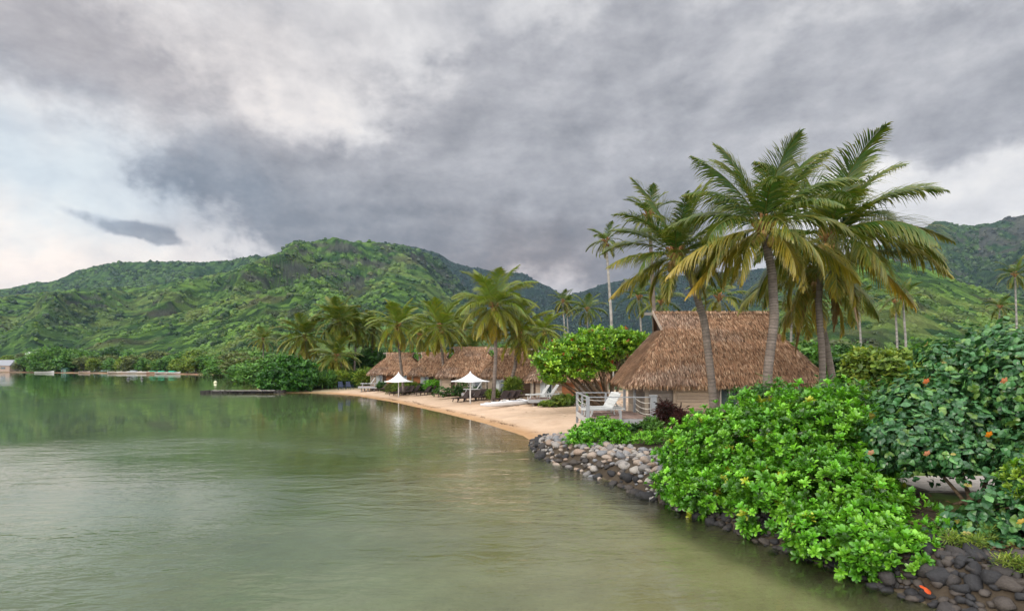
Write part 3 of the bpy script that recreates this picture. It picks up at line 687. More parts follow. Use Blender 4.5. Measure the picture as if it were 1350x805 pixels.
# ------------------------------------------------------------------ buildings
WOODC = (0.27, 0.235, 0.20); ORANGE = (0.36, 0.15, 0.065); PALE = (0.42, 0.33, 0.24)
def planks(x0, x1, z0, z1, y, th, col, step=.17):
    """horizontal weatherboards, butted with dark gaps, in the xz plane"""
    b = MB(); z = z0
    while z < z1 - .02:
        h = min(step, z1 - z); c = np.array(col) * (.72 + .5 * rg.random())
        b.box(((x0 + x1) / 2, y, z + h / 2), (x1 - x0, th * (1 + .3 * rg.random()), h - .014), None, c); z += step
    return b
def thatch_roof(w, d, ze, zg, zr, lg, dg, lr, nstrip, strip, fringe, fw, cx=0.0):
    """hipped pandanus roof with a small gable at each end of the ridge, covered in leaf strips"""
    b = MB(); x, y = w / 2, d / 2
    def ring(hx, hy, z, r=0.22, n=5):
        """rounded rectangle, so the hips are soft"""
        o = []; r = min(r * min(hx, hy), hx, hy)
        for k, (sx, sy) in enumerate(((1, 1), (-1, 1), (-1, -1), (1, -1))):
            for j in range(n):
                a = math.pi / 2 * (k + j / (n - 1)); o.append((sx * (hx - r) + r * math.cos(a), sy * (hy - r) + r * math.sin(a), z))
        return o
    lv = [ring(x, y, ze), ring(x * .99, y * .985, ze + .16)]
    for t in (.25, .5, .75, 1.0):
        s = t ** .93
        lv.append(ring(x + (lg - x) * t, y + (dg - y) * t, ze + .16 + (zg - ze - .16) * s, .22 * (1 - .8 * t)))
    base = np.array(lv).reshape(-1, 3); n = len(lv[0]); m = len(lv); i = np.arange(m - 1)[:, None] * n; j = np.arange(n)[None]; j2 = (j + 1) % n
    q = np.stack([i + j, i + j2, i + n + j2, i + n + j], -1).reshape(-1, 4); tc = np.array([.17, .10, .06])
    b.add(base + (cx, 0, 0), f4=q, col=tc)
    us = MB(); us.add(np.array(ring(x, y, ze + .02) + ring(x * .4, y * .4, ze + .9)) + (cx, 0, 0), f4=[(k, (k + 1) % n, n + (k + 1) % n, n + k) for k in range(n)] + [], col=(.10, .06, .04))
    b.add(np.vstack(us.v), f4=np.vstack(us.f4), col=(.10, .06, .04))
    up = [(-lg, -dg, zg), (lg, -dg, zg), (lr, 0, zr), (-lr, 0, zr), (-lg, dg, zg), (lg, dg, zg)]
    b.add(np.array(up) + (cx, 0, 0), f4=[(0, 1, 2, 3), (5, 4, 3, 2)], col=tc)
    # the strips
    quads = [base[q_] for q_ in q[n:]] + [np.array([up[0], up[1], up[2], up[3]]), np.array([up[5], up[4], up[3], up[2]])]
    ar = np.array([np.linalg.norm(np.cross(a[2] - a[0], a[3] - a[1])) / 2 for a in quads]); Q = np.array(quads)
    k = rg.choice(len(Q), nstrip, p=ar / ar.sum()); u = rg.random(nstrip)[:, None]; v = rg.random(nstrip)[:, None]
    P = (Q[k, 0] * (1 - u) + Q[k, 1] * u) * (1 - v) + (Q[k, 3] * (1 - u) + Q[k, 2] * u) * v
    dn = (Q[k, 0] + Q[k, 1] - Q[k, 2] - Q[k, 3]); dn /= np.linalg.norm(dn, axis=1)[:, None]
    nm = np.cross(Q[k, 2] - Q[k, 0], Q[k, 3] - Q[k, 1]); nm /= np.linalg.norm(nm, axis=1)[:, None]; 
    out_ = P * (1, 1, 0); nm *= np.sign((nm * (out_ + (0, 0, 3))).sum(1))[:, None]
    f = dn + .09 * rg.normal(size=P.shape) + nm * (.06 + .10 * rg.random((nstrip, 1)))
    R = frames(f, nm); tv = np.array([(0, -.5, 0), (0, .5, 0), (.6, -.5, .0), (.6, .5, 0), (1, -.15, -.03), (1, .15, -.03)])
    course = np.floor(P[:, 2] / .13) * 12.9898; cj = (np.sin(course) * 43758.5) % 1
    cols = pal(nstrip, [(.33, .195, .115), (.24, .13, .075), (.43, .29, .185), (.12, .07, .045)], (5, 4, 2.2, 1.6), .2) * (.86 + .28 * cj[:, None])
    patch = fbm(P[:, 0] * .7 + 3, P[:, 2] * 1.3 + P[:, 1], 3, 61)[:, None]; cols = cols * (.62 + .5 * patch)
    gw = sstep(fbm(P[:, 0] * .45 + 9, P[:, 2] * .8 + P[:, 1] * .4, 3, 71), .48, .68)[:, None] * .22; cols = cols * (1 - gw) + cols.mean(1, keepdims=True) * gw * 1.1
    ln = strip[0] * (.6 + .8 * rg.random(nstrip)); sc = np.stack([ln, np.full(nstrip, strip[1]) * (.6 + .8 * rg.random(nstrip)), ln], -1)
    b.inst(tv, None, [(0, 2, 3, 1), (2, 4, 5, 3)], R, sc, P + nm * .015 + (cx, 0, 0), cols)
    # eave fringe
    rim = np.array(lv[1] + [lv[1][0]]); seg = np.linalg.norm(np.diff(rim, axis=0), axis=1); cum = np.concatenate([[0], np.cumsum(seg)])
    nf_ = int(cum[-1] * fringe); s = rg.random(nf_) * cum[-1]; P = np.stack([np.interp(s, cum, rim[:, a]) for a in range(3)], -1)
    o = P * (1, 1, 0) / (np.array([x * x, y * y, 1])); o[:, 2] = 0; o /= np.linalg.norm(o, axis=1)[:, None] + 1e-9
    off = rg.random((nf_, 1)); P = P - o * off * .16 + (0, 0, .04) * off
    f = np.array([0, 0, -1.0]) + o * (.12 + .35 * (1 - off)) + .10 * rg.normal(size=P.shape); ln = fw[0] * (.55 + .75 * rg.random(nf_) ** 2)
    sc = np.stack([ln, np.full(nf_, fw[1]) * (.6 + .8 * rg.random(nf_)), ln], -1)
    b.inst(tv, None, [(0, 2, 3, 1), (2, 4, 5, 3)], frames(f, o), sc, P + (cx, 0, 0), pal(nf_, [(.40, .25, .15), (.28, .16, .09), (.50, .36, .24), (.14, .08, .05)], (5, 4, 3, 2)))
    # ridge roll
    nr_ = int(lr * 2 * fringe * .6); P = np.stack([(rg.random(nr_) * 2 - 1) * lr, .05 * rg.normal(size=nr_), zr + .03 + .02 * rg.random(nr_)], -1)
    f = np.stack([.6 * rg.normal(size=nr_), rg.choice([-1, 1], nr_), -.8 + 0 * P[:, 0]], -1)
    b.inst(tv, None, [(0, 2, 3, 1), (2, 4, 5, 3)], frames(f, np.tile([0, 0, 1.0], (nr_, 1))), np.stack([np.full(nr_, strip[0]), np.full(nr_, strip[1]), np.full(nr_, .3)], -1), P + (cx, 0, 0), pal(nr_, [(.36, .24, .15), (.26, .15, .09)], (1, 1)))
    return b

def bungalow(label, cx, yf, w, d, ze, zg, zr, lg, dg, lr, nstrip, feats, zfloor, wall_in=.75, strip=(.42, .07), fringe=70, fw=(.38, .06), rcx=0.0, seed=0, wallx=None):
    """eave front edge at depth yf; feats: (kind, x0, x1, z0, z1) along the front wall in world x"""
    global rg; rg = np.random.default_rng(500 + seed)
    cy = yf + d / 2; g0 = gz(cx, yf + .8)
    e = empty('thatched_bungalow', (cx, cy, g0), label, 'bungalow', 'thatched bungalows along the beach')
    z = lambda a: a - g0
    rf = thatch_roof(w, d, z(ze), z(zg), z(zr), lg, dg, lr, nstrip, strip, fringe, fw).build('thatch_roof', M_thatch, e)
    if rcx: pass
    # gable boards and ridge pole
    for sx in (-1, 1):
        gb = MB()
        for sy in (-1, 1): gb.bar((sx * (lg + .03), sy * (dg + .02), z(zg) - .05), (sx * (lr + .05), 0, z(zr) + .02), .05, .13, (.36, .30, .25))
        gb.build('gable_board', M_wood, rf)
    MB().bar((-lr - .45, 0, z(zr) - .10), (lr + .45, 0, z(zr) - .10), .10, .14, (.27, .25, .22)).build('ridge_pole', M_wood, rf)
    for sx in (-1, 1):
        gp_ = MB(); gp_.add([(sx * (lg - .12), -dg + .05, z(zg)), (sx * (lg - .12), dg - .05, z(zg)), (sx * (lg - .02), 0, z(zr) - .1)], f3=[(0, 1, 2)], col=(.05, .035, .03))
        gp_.build('gable_vent', M_wood, rf)
    x0, x1 = wallx or (cx - w / 2 + wall_in, cx + w / 2 - wall_in); yw = -d / 2 + wall_in
    x0 -= cx; x1 -= cx; zb = z(zfloor) - .12; zt = z(ze) + .22
    wb = planks(x0, x1, zb, zt, yw + .06, .05, WOODC)
    D2 = d - 2 * wall_in
    for sx in (x0, x1):
        zz = zb
        while zz < zt - .02:
            h = min(.17, zt - zz); wb.box((sx, yw + .06 + D2 / 2, zz + h / 2), (.05, D2, h - .014), None, np.array(WOODC) * (.72 + .5 * rg.random())); zz += .17
    wb.box(((x0 + x1) / 2, yw + D2, (zb + zt) / 2), (x1 - x0, .06, zt - zb), None, WOODC)
    wb.build('plank_wall', M_wood, e)
    fb = MB().box(((x0 + x1) / 2, yw + D2 / 2, zb - .07), (x1 - x0 + .2, D2 + .3, .12), None, (.20, .16, .13))
    fb.build('floor_frame', M_wood, e)
    for xx in np.linspace(x0 + .2, x1 - .2, 4):
        for yy in (yw + .15, yw + D2 - .1):
            MB().box((xx, yy, (zb - .13 - .25) / 2), (.22, .22, zb - .13 + .25), None, (.28, .26, .24)).build('pier', M_rock, e)
    for a in (x0, x1): MB().box((a, yw - .02, (zb + zt) / 2), (.16, .12, zt - zb + .1), None, (.34, .29, .23)).build('corner_post', M_wood, e)
    for kd, fx0, fx1, fz0, fz1 in feats:
        fx0 -= cx; fx1 -= cx; fz0 = z(fz0); fz1 = z(fz1); mx, mz = (fx0 + fx1) / 2, (fz0 + fz1) / 2
        if kd == 'post': MB().box((mx, yw - .02, mz), (fx1 - fx0, .10, fz1 - fz0), None, PALE).build('post', M_wood, e)
        elif kd == 'panel': planks(fx0, fx1, fz0, fz1, yw - .01, .05, ORANGE, .2).build('cedar_panel', M_wood, e)
        elif kd == 'pale': planks(fx0, fx1, fz0, fz1, yw - .01, .05, PALE, .16).build('pale_panel', M_wood, e)
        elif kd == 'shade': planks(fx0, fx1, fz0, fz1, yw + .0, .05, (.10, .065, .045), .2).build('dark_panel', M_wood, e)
        else:
            t = .06; fr = MB()
            for q in ((fx0, fx0 + t, fz0, fz1), (fx1 - t, fx1, fz0, fz1), (fx0 + t, fx1 - t, fz1 - t, fz1), (fx0 + t, fx1 - t, fz0, fz0 + t), (mx - t / 2, mx + t / 2, fz0 + t, fz1 - t)):
                fr.box(((q[0] + q[1]) / 2, yw - .03, (q[2] + q[3]) / 2), (q[1] - q[0], .12, q[3] - q[2]), None, (.50, .50, .47) if kd == 'door' else (.40, .36, .30))
            fo = fr.build('door' if kd == 'door' else 'window', M_paint, e)
            MB().box((mx, yw + .0, mz), (fx1 - fx0 - 2 * t, .02, fz1 - fz0 - 2 * t), None, (.1, .1, .1)).build('pane', M_glass, fo)
            if kd == 'door':
                cu = MB(); n = 24; xs = np.linspace(fx0 + t, fx0 + (fx1 - fx0) * .42, n); yy = yw + -.02 + .012 * np.sin(np.arange(n) * 1.6)
                v = [(a, b_ - .004, c) for c in (fz0 + t, fz1 - t) for a, b_ in zip(xs, yy)]
                cu.add(v, f4=[(k, k + 1, n + k + 1, n + k) for k in range(n - 1)], col=(.62, .64, .62)).build('curtain', M_cloth, fo)
    return e

EAVE = 27.0
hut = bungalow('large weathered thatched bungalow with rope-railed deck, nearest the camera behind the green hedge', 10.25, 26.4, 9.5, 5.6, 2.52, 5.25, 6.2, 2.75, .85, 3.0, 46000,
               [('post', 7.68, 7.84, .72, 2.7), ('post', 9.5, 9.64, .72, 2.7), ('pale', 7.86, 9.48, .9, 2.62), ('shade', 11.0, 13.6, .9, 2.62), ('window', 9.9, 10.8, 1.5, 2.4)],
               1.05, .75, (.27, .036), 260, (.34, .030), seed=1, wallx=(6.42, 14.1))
def deck(parent, x0, x1, y0, y1, zf, g0, cxyz, rail=True, posts=()):
    """boarded deck in world coordinates, parented to its bungalow"""
    ox, oy, oz = cxyz; b = MB(); x = x0
    while x < x1:
        b.box((x + .06 - ox, (y0 + y1) / 2 - oy, zf - .02 - oz), (.115, y1 - y0, .04), None, np.array((.27, .19, .155)) * (.8 + .4 * rg.random())); x += .125
    o = b.build('deck', M_wood, parent)
    fa = MB(); fa.box(((x0 + x1) / 2 - ox, y0 - .03 - oy, zf - .14 - oz), (x1 - x0 + .1, .05, .24), None, (.30, .305, .31)); fa.box((x0 - .03 - ox, (y0 + y1) / 2 - oy, zf - .14 - oz), (.05, y1 - y0, .24), None, (.46, .46, .45))
    fa.build('fascia', M_paint, o)
    for xx in np.linspace(x0 + .3, x1 - .3, 3):
        for yy in (y0 + .3, y1 - .4): MB().box((xx - ox, yy - oy, (zf - .26 + g0 - .2) / 2 - oz), (.14, .14, zf - .26 - g0 + .2), None, (.30, .28, .26)).build('stilt', M_wood, o)
    return o
hl = tuple(hut.location)
DX0, DX1, DY0, DY1, DZ = 3.30, 6.05, 24.6, 28.9, 1.16
dk = deck(hut, DX0, DX1, DY0, DY1, DZ, .6, hl)
GW = (.27, .28, .29)
def lp(x, y, z): return (x - hl[0], y - hl[1], z - hl[2])
for (x, y, w_, zt_, zb_) in [(DX0 - .02, DY0 + .02, .15, 2.10, .55), (DX0 + .0, DY1 - .1, .12, 2.12, .55), (DX1 + .06, DY0 - .02, .24, 2.12, .50), (DX0 + 1.38, DY0 - .08, .09, 1.5, .7), (DX0, (DY0 + DY1) / 2, .09, 2.1, .95), (DX1 - .35, DY1 - .05, .12, 2.9, .95), (DX1 - .02, DY1 - .9, .11, 2.8, .95), (DX0 + 1.45, DY1 - .05, .09, 2.1, .95)]:
    MB().box(lp(x, y, (zt_ + zb_) / 2), (w_, w_, zt_ - zb_), None, GW).build('railing_post', M_paint, hut)
MB().box(lp(DX1 + .06, DY0 - .02, 2.15), (.3, .3, .05), None, GW).build('post_cap', M_paint, hut)
for a, b_ in [((DX0, DY0, 2.08), (DX1, DY0, 2.08)), ((DX0, DY0, 2.08), (DX0, DY1, 2.08)), ((DX0, DY1, 2.08), (DX1 - .3, DY1, 2.08))]:
    MB().bar(lp(*a), lp(*b_), .09, .045, GW).build('handrail', M_paint, hut)
for a, b_, zz in [((DX0, DY0), (DX0, DY1), 1.82), ((DX0, DY0), (DX0, DY1), 1.56), ((DX0, DY1), (DX1 - .3, DY1), 1.8), ((DX0, DY1), (DX1 - .3, DY1), 1.5), ((DX1, DY0), (DX1, DY1 - .9), 1.86), ((DX1, DY0), (DX1, DY1 - .9), 1.6), ((DX1, DY0), (DX1, DY1 - .9), 1.36)]:
    t = np.linspace(0, 1, 12); sag = .13 * 4 * t * (1 - t)
    MB().tube([lp(a[0] + (b_[0] - a[0]) * q, a[1] + (b_[1] - a[1]) * q, zz - s_) for q, s_ in zip(t, sag)], .016, 6, (.60, .58, .52)).build('rope', M_cloth, hut, True)
MB().box(lp(5.35, 24.75, .66), (1.9, .5, .07), None, (.26, .13, .10)).build('step', M_wood, hut)

def feats_row(x0, seq, z0, z1):
    """wall pieces written left to right: (kind, width)"""
    o = []; x = x0
    for kd, w_ in seq:
        if kd in ('window',): o.append((kd, x, x + w_, z0 + .9, z1 - .12))
        elif kd: o.append((kd, x, x + w_, z0, z1))
        x += w_
    return o
B = []
B.append(bungalow('thatched bungalow behind the bright green almond tree, with open glass doors and orange cedar panels', 4.55, 44.0, 6.9, 5.4, 2.30, 4.2, 4.75, 1.7, .7, 1.95, 14000,
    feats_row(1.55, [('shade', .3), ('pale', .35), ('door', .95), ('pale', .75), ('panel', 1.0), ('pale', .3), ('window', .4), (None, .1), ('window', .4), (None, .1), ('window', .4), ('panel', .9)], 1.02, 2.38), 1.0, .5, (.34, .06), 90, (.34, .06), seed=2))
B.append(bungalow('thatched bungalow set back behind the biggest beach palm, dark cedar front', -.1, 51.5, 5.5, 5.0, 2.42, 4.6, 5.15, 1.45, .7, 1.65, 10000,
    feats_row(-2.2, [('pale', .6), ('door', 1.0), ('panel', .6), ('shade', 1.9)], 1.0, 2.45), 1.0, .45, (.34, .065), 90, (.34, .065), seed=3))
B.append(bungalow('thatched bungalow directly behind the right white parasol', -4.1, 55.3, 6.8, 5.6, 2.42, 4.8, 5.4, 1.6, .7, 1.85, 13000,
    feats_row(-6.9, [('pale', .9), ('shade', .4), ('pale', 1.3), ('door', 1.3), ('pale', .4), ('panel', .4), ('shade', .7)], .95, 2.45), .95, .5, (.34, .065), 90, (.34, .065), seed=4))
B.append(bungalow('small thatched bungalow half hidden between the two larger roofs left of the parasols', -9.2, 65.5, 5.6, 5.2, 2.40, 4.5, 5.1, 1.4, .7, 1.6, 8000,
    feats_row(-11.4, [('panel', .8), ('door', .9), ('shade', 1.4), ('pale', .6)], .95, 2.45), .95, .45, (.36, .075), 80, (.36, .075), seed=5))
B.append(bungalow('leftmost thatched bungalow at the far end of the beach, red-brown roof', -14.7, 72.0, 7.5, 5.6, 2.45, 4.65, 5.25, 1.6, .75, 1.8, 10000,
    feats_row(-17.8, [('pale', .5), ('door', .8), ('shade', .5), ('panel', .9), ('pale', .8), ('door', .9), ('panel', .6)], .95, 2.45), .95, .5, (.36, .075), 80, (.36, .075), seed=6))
for bo, (x0, x1, y0, y1, zf) in zip([B[0], B[2], B[4], B[3]], [(1.25, 3.9, 41.6, 44.3, 1.02), (-4.6, -1.4, 52.4, 55.6, .98), (-19.0, -16.8, 70.4, 72.6, .98), (-9.4, -7.2, 63.0, 65.8, .98)]):
    deck(bo, x0, x1, y0, y1, zf, gz(x0, y0), tuple(bo.location))

# ------------------------------------------------------------------ beach furniture
def slat_lounger_parts(e, frame_c, mat, back=0.95, white=False):
    """sun lounger, head towards +y; seat slats, raised back, side rails and legs"""
    L1 = 1.25
    fr = MB()
    for sx in (-.31, .31): fr.bar((sx, -.95, .30), (sx, .95, .30), .05, .06, frame_c)
    fr.bar((-.31, -.95, .30), (.31, -.95, .30), .05, .06, frame_c); fr.bar((-.31, .93, .30), (.31, .93, .30), .05, .06, frame_c); fr.build('frame', mat, e)
    se = MB(); y = -.92
    while y < .28: se.box((0, y + .04, .335), (.60, .068, .022), None, np.array(frame_c) * (.85 + .3 * rg.random())); y += .082
    se.build('seat', mat, e)
    bk = MB(); d = Vector((0, math.cos(back), math.sin(back)))
    R = Matrix.Rotation(back, 3, 'X'); q = 0.0
    while q < .78: bk.box(Vector((0, .30, .35)) + d * (q + .04), (.60, .068, .022), R, np.array(frame_c) * (.85 + .3 * rg.random())); q += .082
    for sx in (-.29, .29): bk.bar((sx, .30, .335), tuple(Vector((sx, .30, .335)) + d * .8), .04, .03, frame_c)
    bk.bar((0, .30 + .45 * math.cos(back), .33 + .45 * math.sin(back)), (0, .88, .33), .04, .03, frame_c)
    bk.build('backrest', mat, e)
    for sx in (-.30, .30):
        for sy in (-.72, .72): MB().bar((sx, sy, .28), (sx * 1.03, sy * 1.08, 0), .055, .055, frame_c).build('leg', mat, e)
BROWN = (.045, .030, .026); WHT = (.50, .51, .49)
rg = np.random.default_rng(77)
proto = empty('sun_lounger', (0, 0, 0), 'x', 'sun lounger'); slat_lounger_parts(proto, BROWN, M_wicker, .80)
protow = empty('sun_lounger', (0, 0, 0), 'x', 'sun lounger'); slat_lounger_parts(protow, WHT, M_paint, .95)
used = {}
def lounger(src, loc, rz, label, group):
    o = src if src not in used else copy_tree(src); used[src] = 1
    o.location = loc; o.rotation_euler = (0, 0, rz); o['label'] = label; o['group'] = group; return o
GB = 'dark wicker loungers on the sand'
LB = [(503, 518, 'far left pair', 0), (510, 517.2, 'far left pair', 1), (523, 522.5, '', 2), (530, 522.2, '', 3), (538, 521.8, '', 4), (545, 521.0, '', 5),
      (559, 522.5, '', 6), (565, 522, '', 7), (582, 524.5, '', 8), (590, 524.2, '', 9), (609, 531, '', 10), (616, 530, '', 11), (624, 530, '', 12), (634, 529, '', 13), (642, 528.5, '', 14), (661, 532, '', 15), (669, 531.5, '', 16), (676, 531, '', 17)]
LBL = ['leftmost of all the dark loungers on the sand', 'second dark lounger from the left end of the beach', 'dark lounger just left of the left parasol pole', 'dark lounger right at the left parasol pole',
       'dark lounger just right of the left parasol pole', 'dark lounger at the right end of the row under the left parasol', 'left lounger of the first pair right of the left parasol', 'right lounger of the first pair right of the left parasol',
       'left lounger of the pair beside the slim palm trunk', 'right lounger of the pair beside the slim palm trunk', 'leftmost dark lounger under the right parasol', 'dark lounger next to the right parasol pole on its left',
       'dark lounger right behind the right parasol pole', 'second dark lounger to the right of the right parasol pole', 'dark lounger between the right parasol and the big palm trunk',
       'left lounger of the three behind the white canoe', 'middle lounger of the three behind the white canoe', 'right lounger of the three behind the white canoe']
for (px, py, _, k) in LB:
    q = on(px, py - 2); lounger(proto, q, math.radians(-38 + rg.normal() * 7), LBL[k], GB)
GWt = 'white loungers on the decks'
for (x, y, z_, a, lb) in [(4.15, 26.0, DZ, -70, 'white slatted lounger at the front of the rope-railed deck'), (4.3, 27.2, DZ, -64, 'white slatted lounger at the back of the rope-railed deck'),
        (2.0, 42.4, 1.02, -75, 'white lounger nearer the canoe on the deck behind the canoe'), (2.75, 43.3, 1.02, -75, 'white lounger beside the glass doors on the deck behind the canoe'), (-3.6, 53.6, .98, -80, 'white lounger on the low deck right of the right parasol pole'),
        (-18.0, 71.4, .98, -70, 'white lounger on the deck of the leftmost bungalow'), (-8.3, 64.2, .98, -70, 'white lounger on the deck behind the slim palm trunk')]:
    lounger(protow, (x, y, z_ + .002), math.radians(a), lb, GWt)

def parasol(base, zt, zr, R, label):
    e = empty('beach_parasol', base, label, 'parasol', 'white parasols on the beach'); h = zt - base.z; hr = zr - base.z; n = 8
    MB().tube([(0, 0, -.2), (0, 0, h * .5), (0, 0, h - .1)], .055, 10, (.75, .75, .73)).build('pole', M_paint, e, True)
    b = MB(); rings = []
    ts = np.linspace(0, 1, 9)
    for t in ts:
        th = np.arange(48) / 48 * 2 * math.pi; scal = 1 - .10 * np.abs(np.sin(th * 4 / 2 * 1.0)) * t          # square-ish sail, scalloped between the arms
        zz = h - (h - hr) * (1 - (1 - t) ** 1.9)
        rings.append(np.stack([R * t * np.cos(th) * scal + .001, R * t * np.sin(th) * scal, zz - 0 * th + .04 * np.abs(np.sin(th * 2)) * t], -1))
    rings.append(rings[-1] + (0, 0, -.07)); v = np.array(rings).reshape(-1, 3); m = len(rings); i = np.arange(m - 1)[:, None] * 48; j = np.arange(48)[None]; j2 = (j + 1) % 48
    b.add(v, f4=np.stack([i + j, i + j2, i + 48 + j2, i + 48 + j], -1).reshape(-1, 4), col=(.80, .80, .80)); b.build('canopy', M_cloth, e, True)
    for k in range(4):
        a = k * math.pi / 2; MB().bar((0, 0, hr + .25), (R * .93 * math.cos(a), R * .93 * math.sin(a), hr - .02), .03, .03, (.6, .6, .6)).build('rib', M_paint, e)
    MB().lathe([(0.0, h + .10), (.05, h + .06), (.07, h - .02), (.06, h - .12)], (0, 0, 0), 10, (.78, .78, .78)).build('finial', M_paint, e, True)
    return e
p1 = on(525.5, 523)
parasol(p1, at(525, 491, p1.y).z, at(525, 502.5, p1.y).z, 1.5, 'smaller white tent-shaped parasol over loungers at left')
p2 = on(620, 532)
parasol(p2, at(620, 490.5, p2.y).z, at(620, 502, p2.y).z, 1.58, 'larger white tent-shaped parasol nearer the canoe')

def canoe():
    a = on(634, 541); b_ = on(711, 530); c = (a + b_) / 2; d = b_ - a; Lc = d.length * 1.02
    e = empty('outrigger_canoe', c, 'white outrigger canoe lying on the sand in front of the palms', 'canoe', None, math.atan2(d.y, d.x))
    b = MB(); n = 31; m = 13; t = np.linspace(-1, 1, n); th = np.linspace(0, math.pi, m)
    wid = .25 * (1 - np.abs(t) ** 2.6) + .012; rise = .16 * np.abs(t) ** 5 + np.where(t > 0, .22 * t ** 3, 0); dep = .34 * (1 - .72 * np.abs(t) ** 3)
    v = np.stack([np.repeat(t[:, None] * Lc / 2, m, 1), wid[:, None] * np.cos(th), .04 + rise[:, None] + dep[:, None] * (1 - np.sin(th) ** .7)], -1).reshape(-1, 3)
    i = np.arange(n - 1)[:, None] * m; j = np.arange(m - 1)[None]; b.add(v, f4=np.stack([i + j, i + j + 1, i + m + j + 1, i + m + j], -1).reshape(-1, 4), col=(.78, .79, .80))
    dk_ = np.stack([np.repeat(t[:, None] * Lc / 2, 5, 1), wid[:, None] * np.array([-1, -.5, 0, .5, 1]), (.04 + rise + dep)[:, None] + np.array([0, .03, .045, .03, 0]) * 1], -1).reshape(-1, 3)
    i = np.arange(n - 1)[:, None] * 5; j = np.arange(4)[None]; b.add(dk_, f4=np.stack([i + j, i + 5 + j, i + 6 + j, i + j + 1], -1).reshape(-1, 4), col=(.80, .81, .82)); b.build('hull', M_paint, e, True)
    ck = MB(); th = np.linspace(0, 2 * math.pi, 20)
    for a_, b2 in zip(th[:-1], th[1:]): ck.bar((.3 + .42 * math.cos(a_), .16 * math.sin(a_), .43), (.3 + .42 * math.cos(b2), .16 * math.sin(b2), .43), .035, .05, (.35, .36, .38))
    ck.build('cockpit_rim', M_paint, e)
    fl = MB(); t2 = np.linspace(-1, 1, 15); fl.tube([(q * 1.6 + .7, 1.35, .16 + .16 * abs(q) ** 3) for q in t2], [.11 * (1 - abs(q) ** 3) + .012 for q in t2], 10, (.78, .79, .80)); fl.build('outrigger_float', M_paint, e, True)
    for x in (-.2, 1.5): MB().tube([(x, .0, .42), (x, .35, .47), (x + .05, .8, .46), (x + .1, 1.2, .34), (x + .1, 1.35, .2)], .025, 8, (.72, .73, .73)).build('outrigger_boom', M_paint, e, True)
    MB().box((-Lc / 2 * .80, 0, .33), (.34, .04, .16), None, (.78, .79, .8)).build('stern_fin', M_paint, e)
canoe()

def armchair(px, py, lb):
    q = on(px, py); e = empty('beach_chair', q, lb, 'chair', 'dark blue chairs at the end of the beach', math.radians(160)); c = (.035, .05, .09)
    MB().box((0, 0, .38), (.62, .58, .07), None, c).build('seat', M_wicker, e); MB().box((0, .30, .68), (.62, .06, .62), Matrix.Rotation(-.2, 3, 'X'), c).build('backrest', M_wicker, e)
    for sx in (-.33, .33):
        MB().box((sx, 0, .58), (.07, .60, .05), None, c).build('armrest', M_wicker, e)
        for sy in (-.26, .26): MB().bar((sx, sy, .56), (sx, sy, 0), .05, .05, c).build('leg', M_wicker, e)
armchair(451, 513.5, 'left dark blue armchair at the far end of the sand'); armchair(461, 513, 'right dark blue armchair at the far end of the sand')
build_mountains()
# ------------------------------------------------------------------ placing the palms
gN = 'tall coconut palms in front of the nearest bungalow'
UPR = [(.2, 1.35, .55, 3.4, 0), (3.3, 1.25, .6, 3.4, 0), (2.9, .75, .8, 2.8, 0), (.0, 1.0, .6, 3.4, 0), (3.1, .2, .9, 2.8, .2), (2.9, -.3, .6, 3.0, .35)]
UPR2 = [(.3, 1.4, .4, 3.3, 0), (3.0, 1.3, .5, 3.3, 0), (3.3, 1.0, .7, 3.4, 0), (-.1, 1.1, .6, 3.3, 0), (3.1, -.15, .8, 3.6, .45), (2.7, -.55, .5, 3.3, .75), (.1, -.2, .7, 3.9, .35)]
def wp(px, py, Y): return at(px, py, Y)
palm('coconut_palm', 'leaning palm left of the tall pair, trunk curving in front of the thatch roof', gN, on(944, 0, 21.0), wp(893, 338, 21.5), 3.0, 24,
     [wp(938, 500, 21), wp(929, 425, 21.2), wp(912, 368, 21.4)], .15, .12, 1, .35, low=-.55, fronds=UPR)
palm('coconut_palm', 'tallest palm with orange fibre at its crown and a straight dark ringed trunk', gN, on(1010, 0, 18.5), wp(1006, 300, 18.8), 3.3, 24,
     [wp(1012, 490, 18.5), wp(1021, 420, 18.6), wp(1018, 360, 18.7)], .155, .125, 2, .5, dead=0, low=-.60, fronds=UPR2)
palm('coconut_palm', 'palm with long sweeping fronds reaching right over the hillside', gN, on(1086, 0, 22.5), wp(1092, 312, 22.5), 4.5, 24,
     [wp(1084, 470, 22.5), wp(1079, 400, 22.5), wp(1083, 350, 22.5)], .125, .11, 3, .4, dead=2, low=-.75,
     fronds=[(0.0, .35, 1.0, 5.0, .1), (-.15, .05, 1.05, 4.8, .25), (.2, -.35, .8, 4.6, .5), (-.1, .75, .9, 4.8, 0.0), (.1, 1.05, .8, 4.6, 0), (3.3, 1.3, .5, 3.9, 0), (.4, 1.3, .5, 4.0, 0)])
palm('coconut_palm', 'low yellowing palm filling the space beneath the far-reaching fronds', gN, on(1110, 0, 25.0), wp(1072, 366, 24.5), 4.0, 16,
     None, .15, .12, 4, .6, low=-.9, dead=1)
palm('coconut_palm', 'palm whose crown shows just behind the leaning one', 'palms behind the nearest bungalow', on(872, 0, 40), wp(856, 284, 38), 2.3, 18, None, .15, .11, 5, .2, detail=1)
palm('coconut_palm', 'slim solitary palm rising high above the almond tree', 'palms behind the nearest bungalow', on(808, 0, 62), wp(799, 318, 62), 2.7, 20, [wp(806, 420, 62), wp(802, 360, 62)], .17, .11, 6, .25, detail=1, trunkcol=(.42, .40, .36))
gM = 'coconut palms along the beach bungalows'
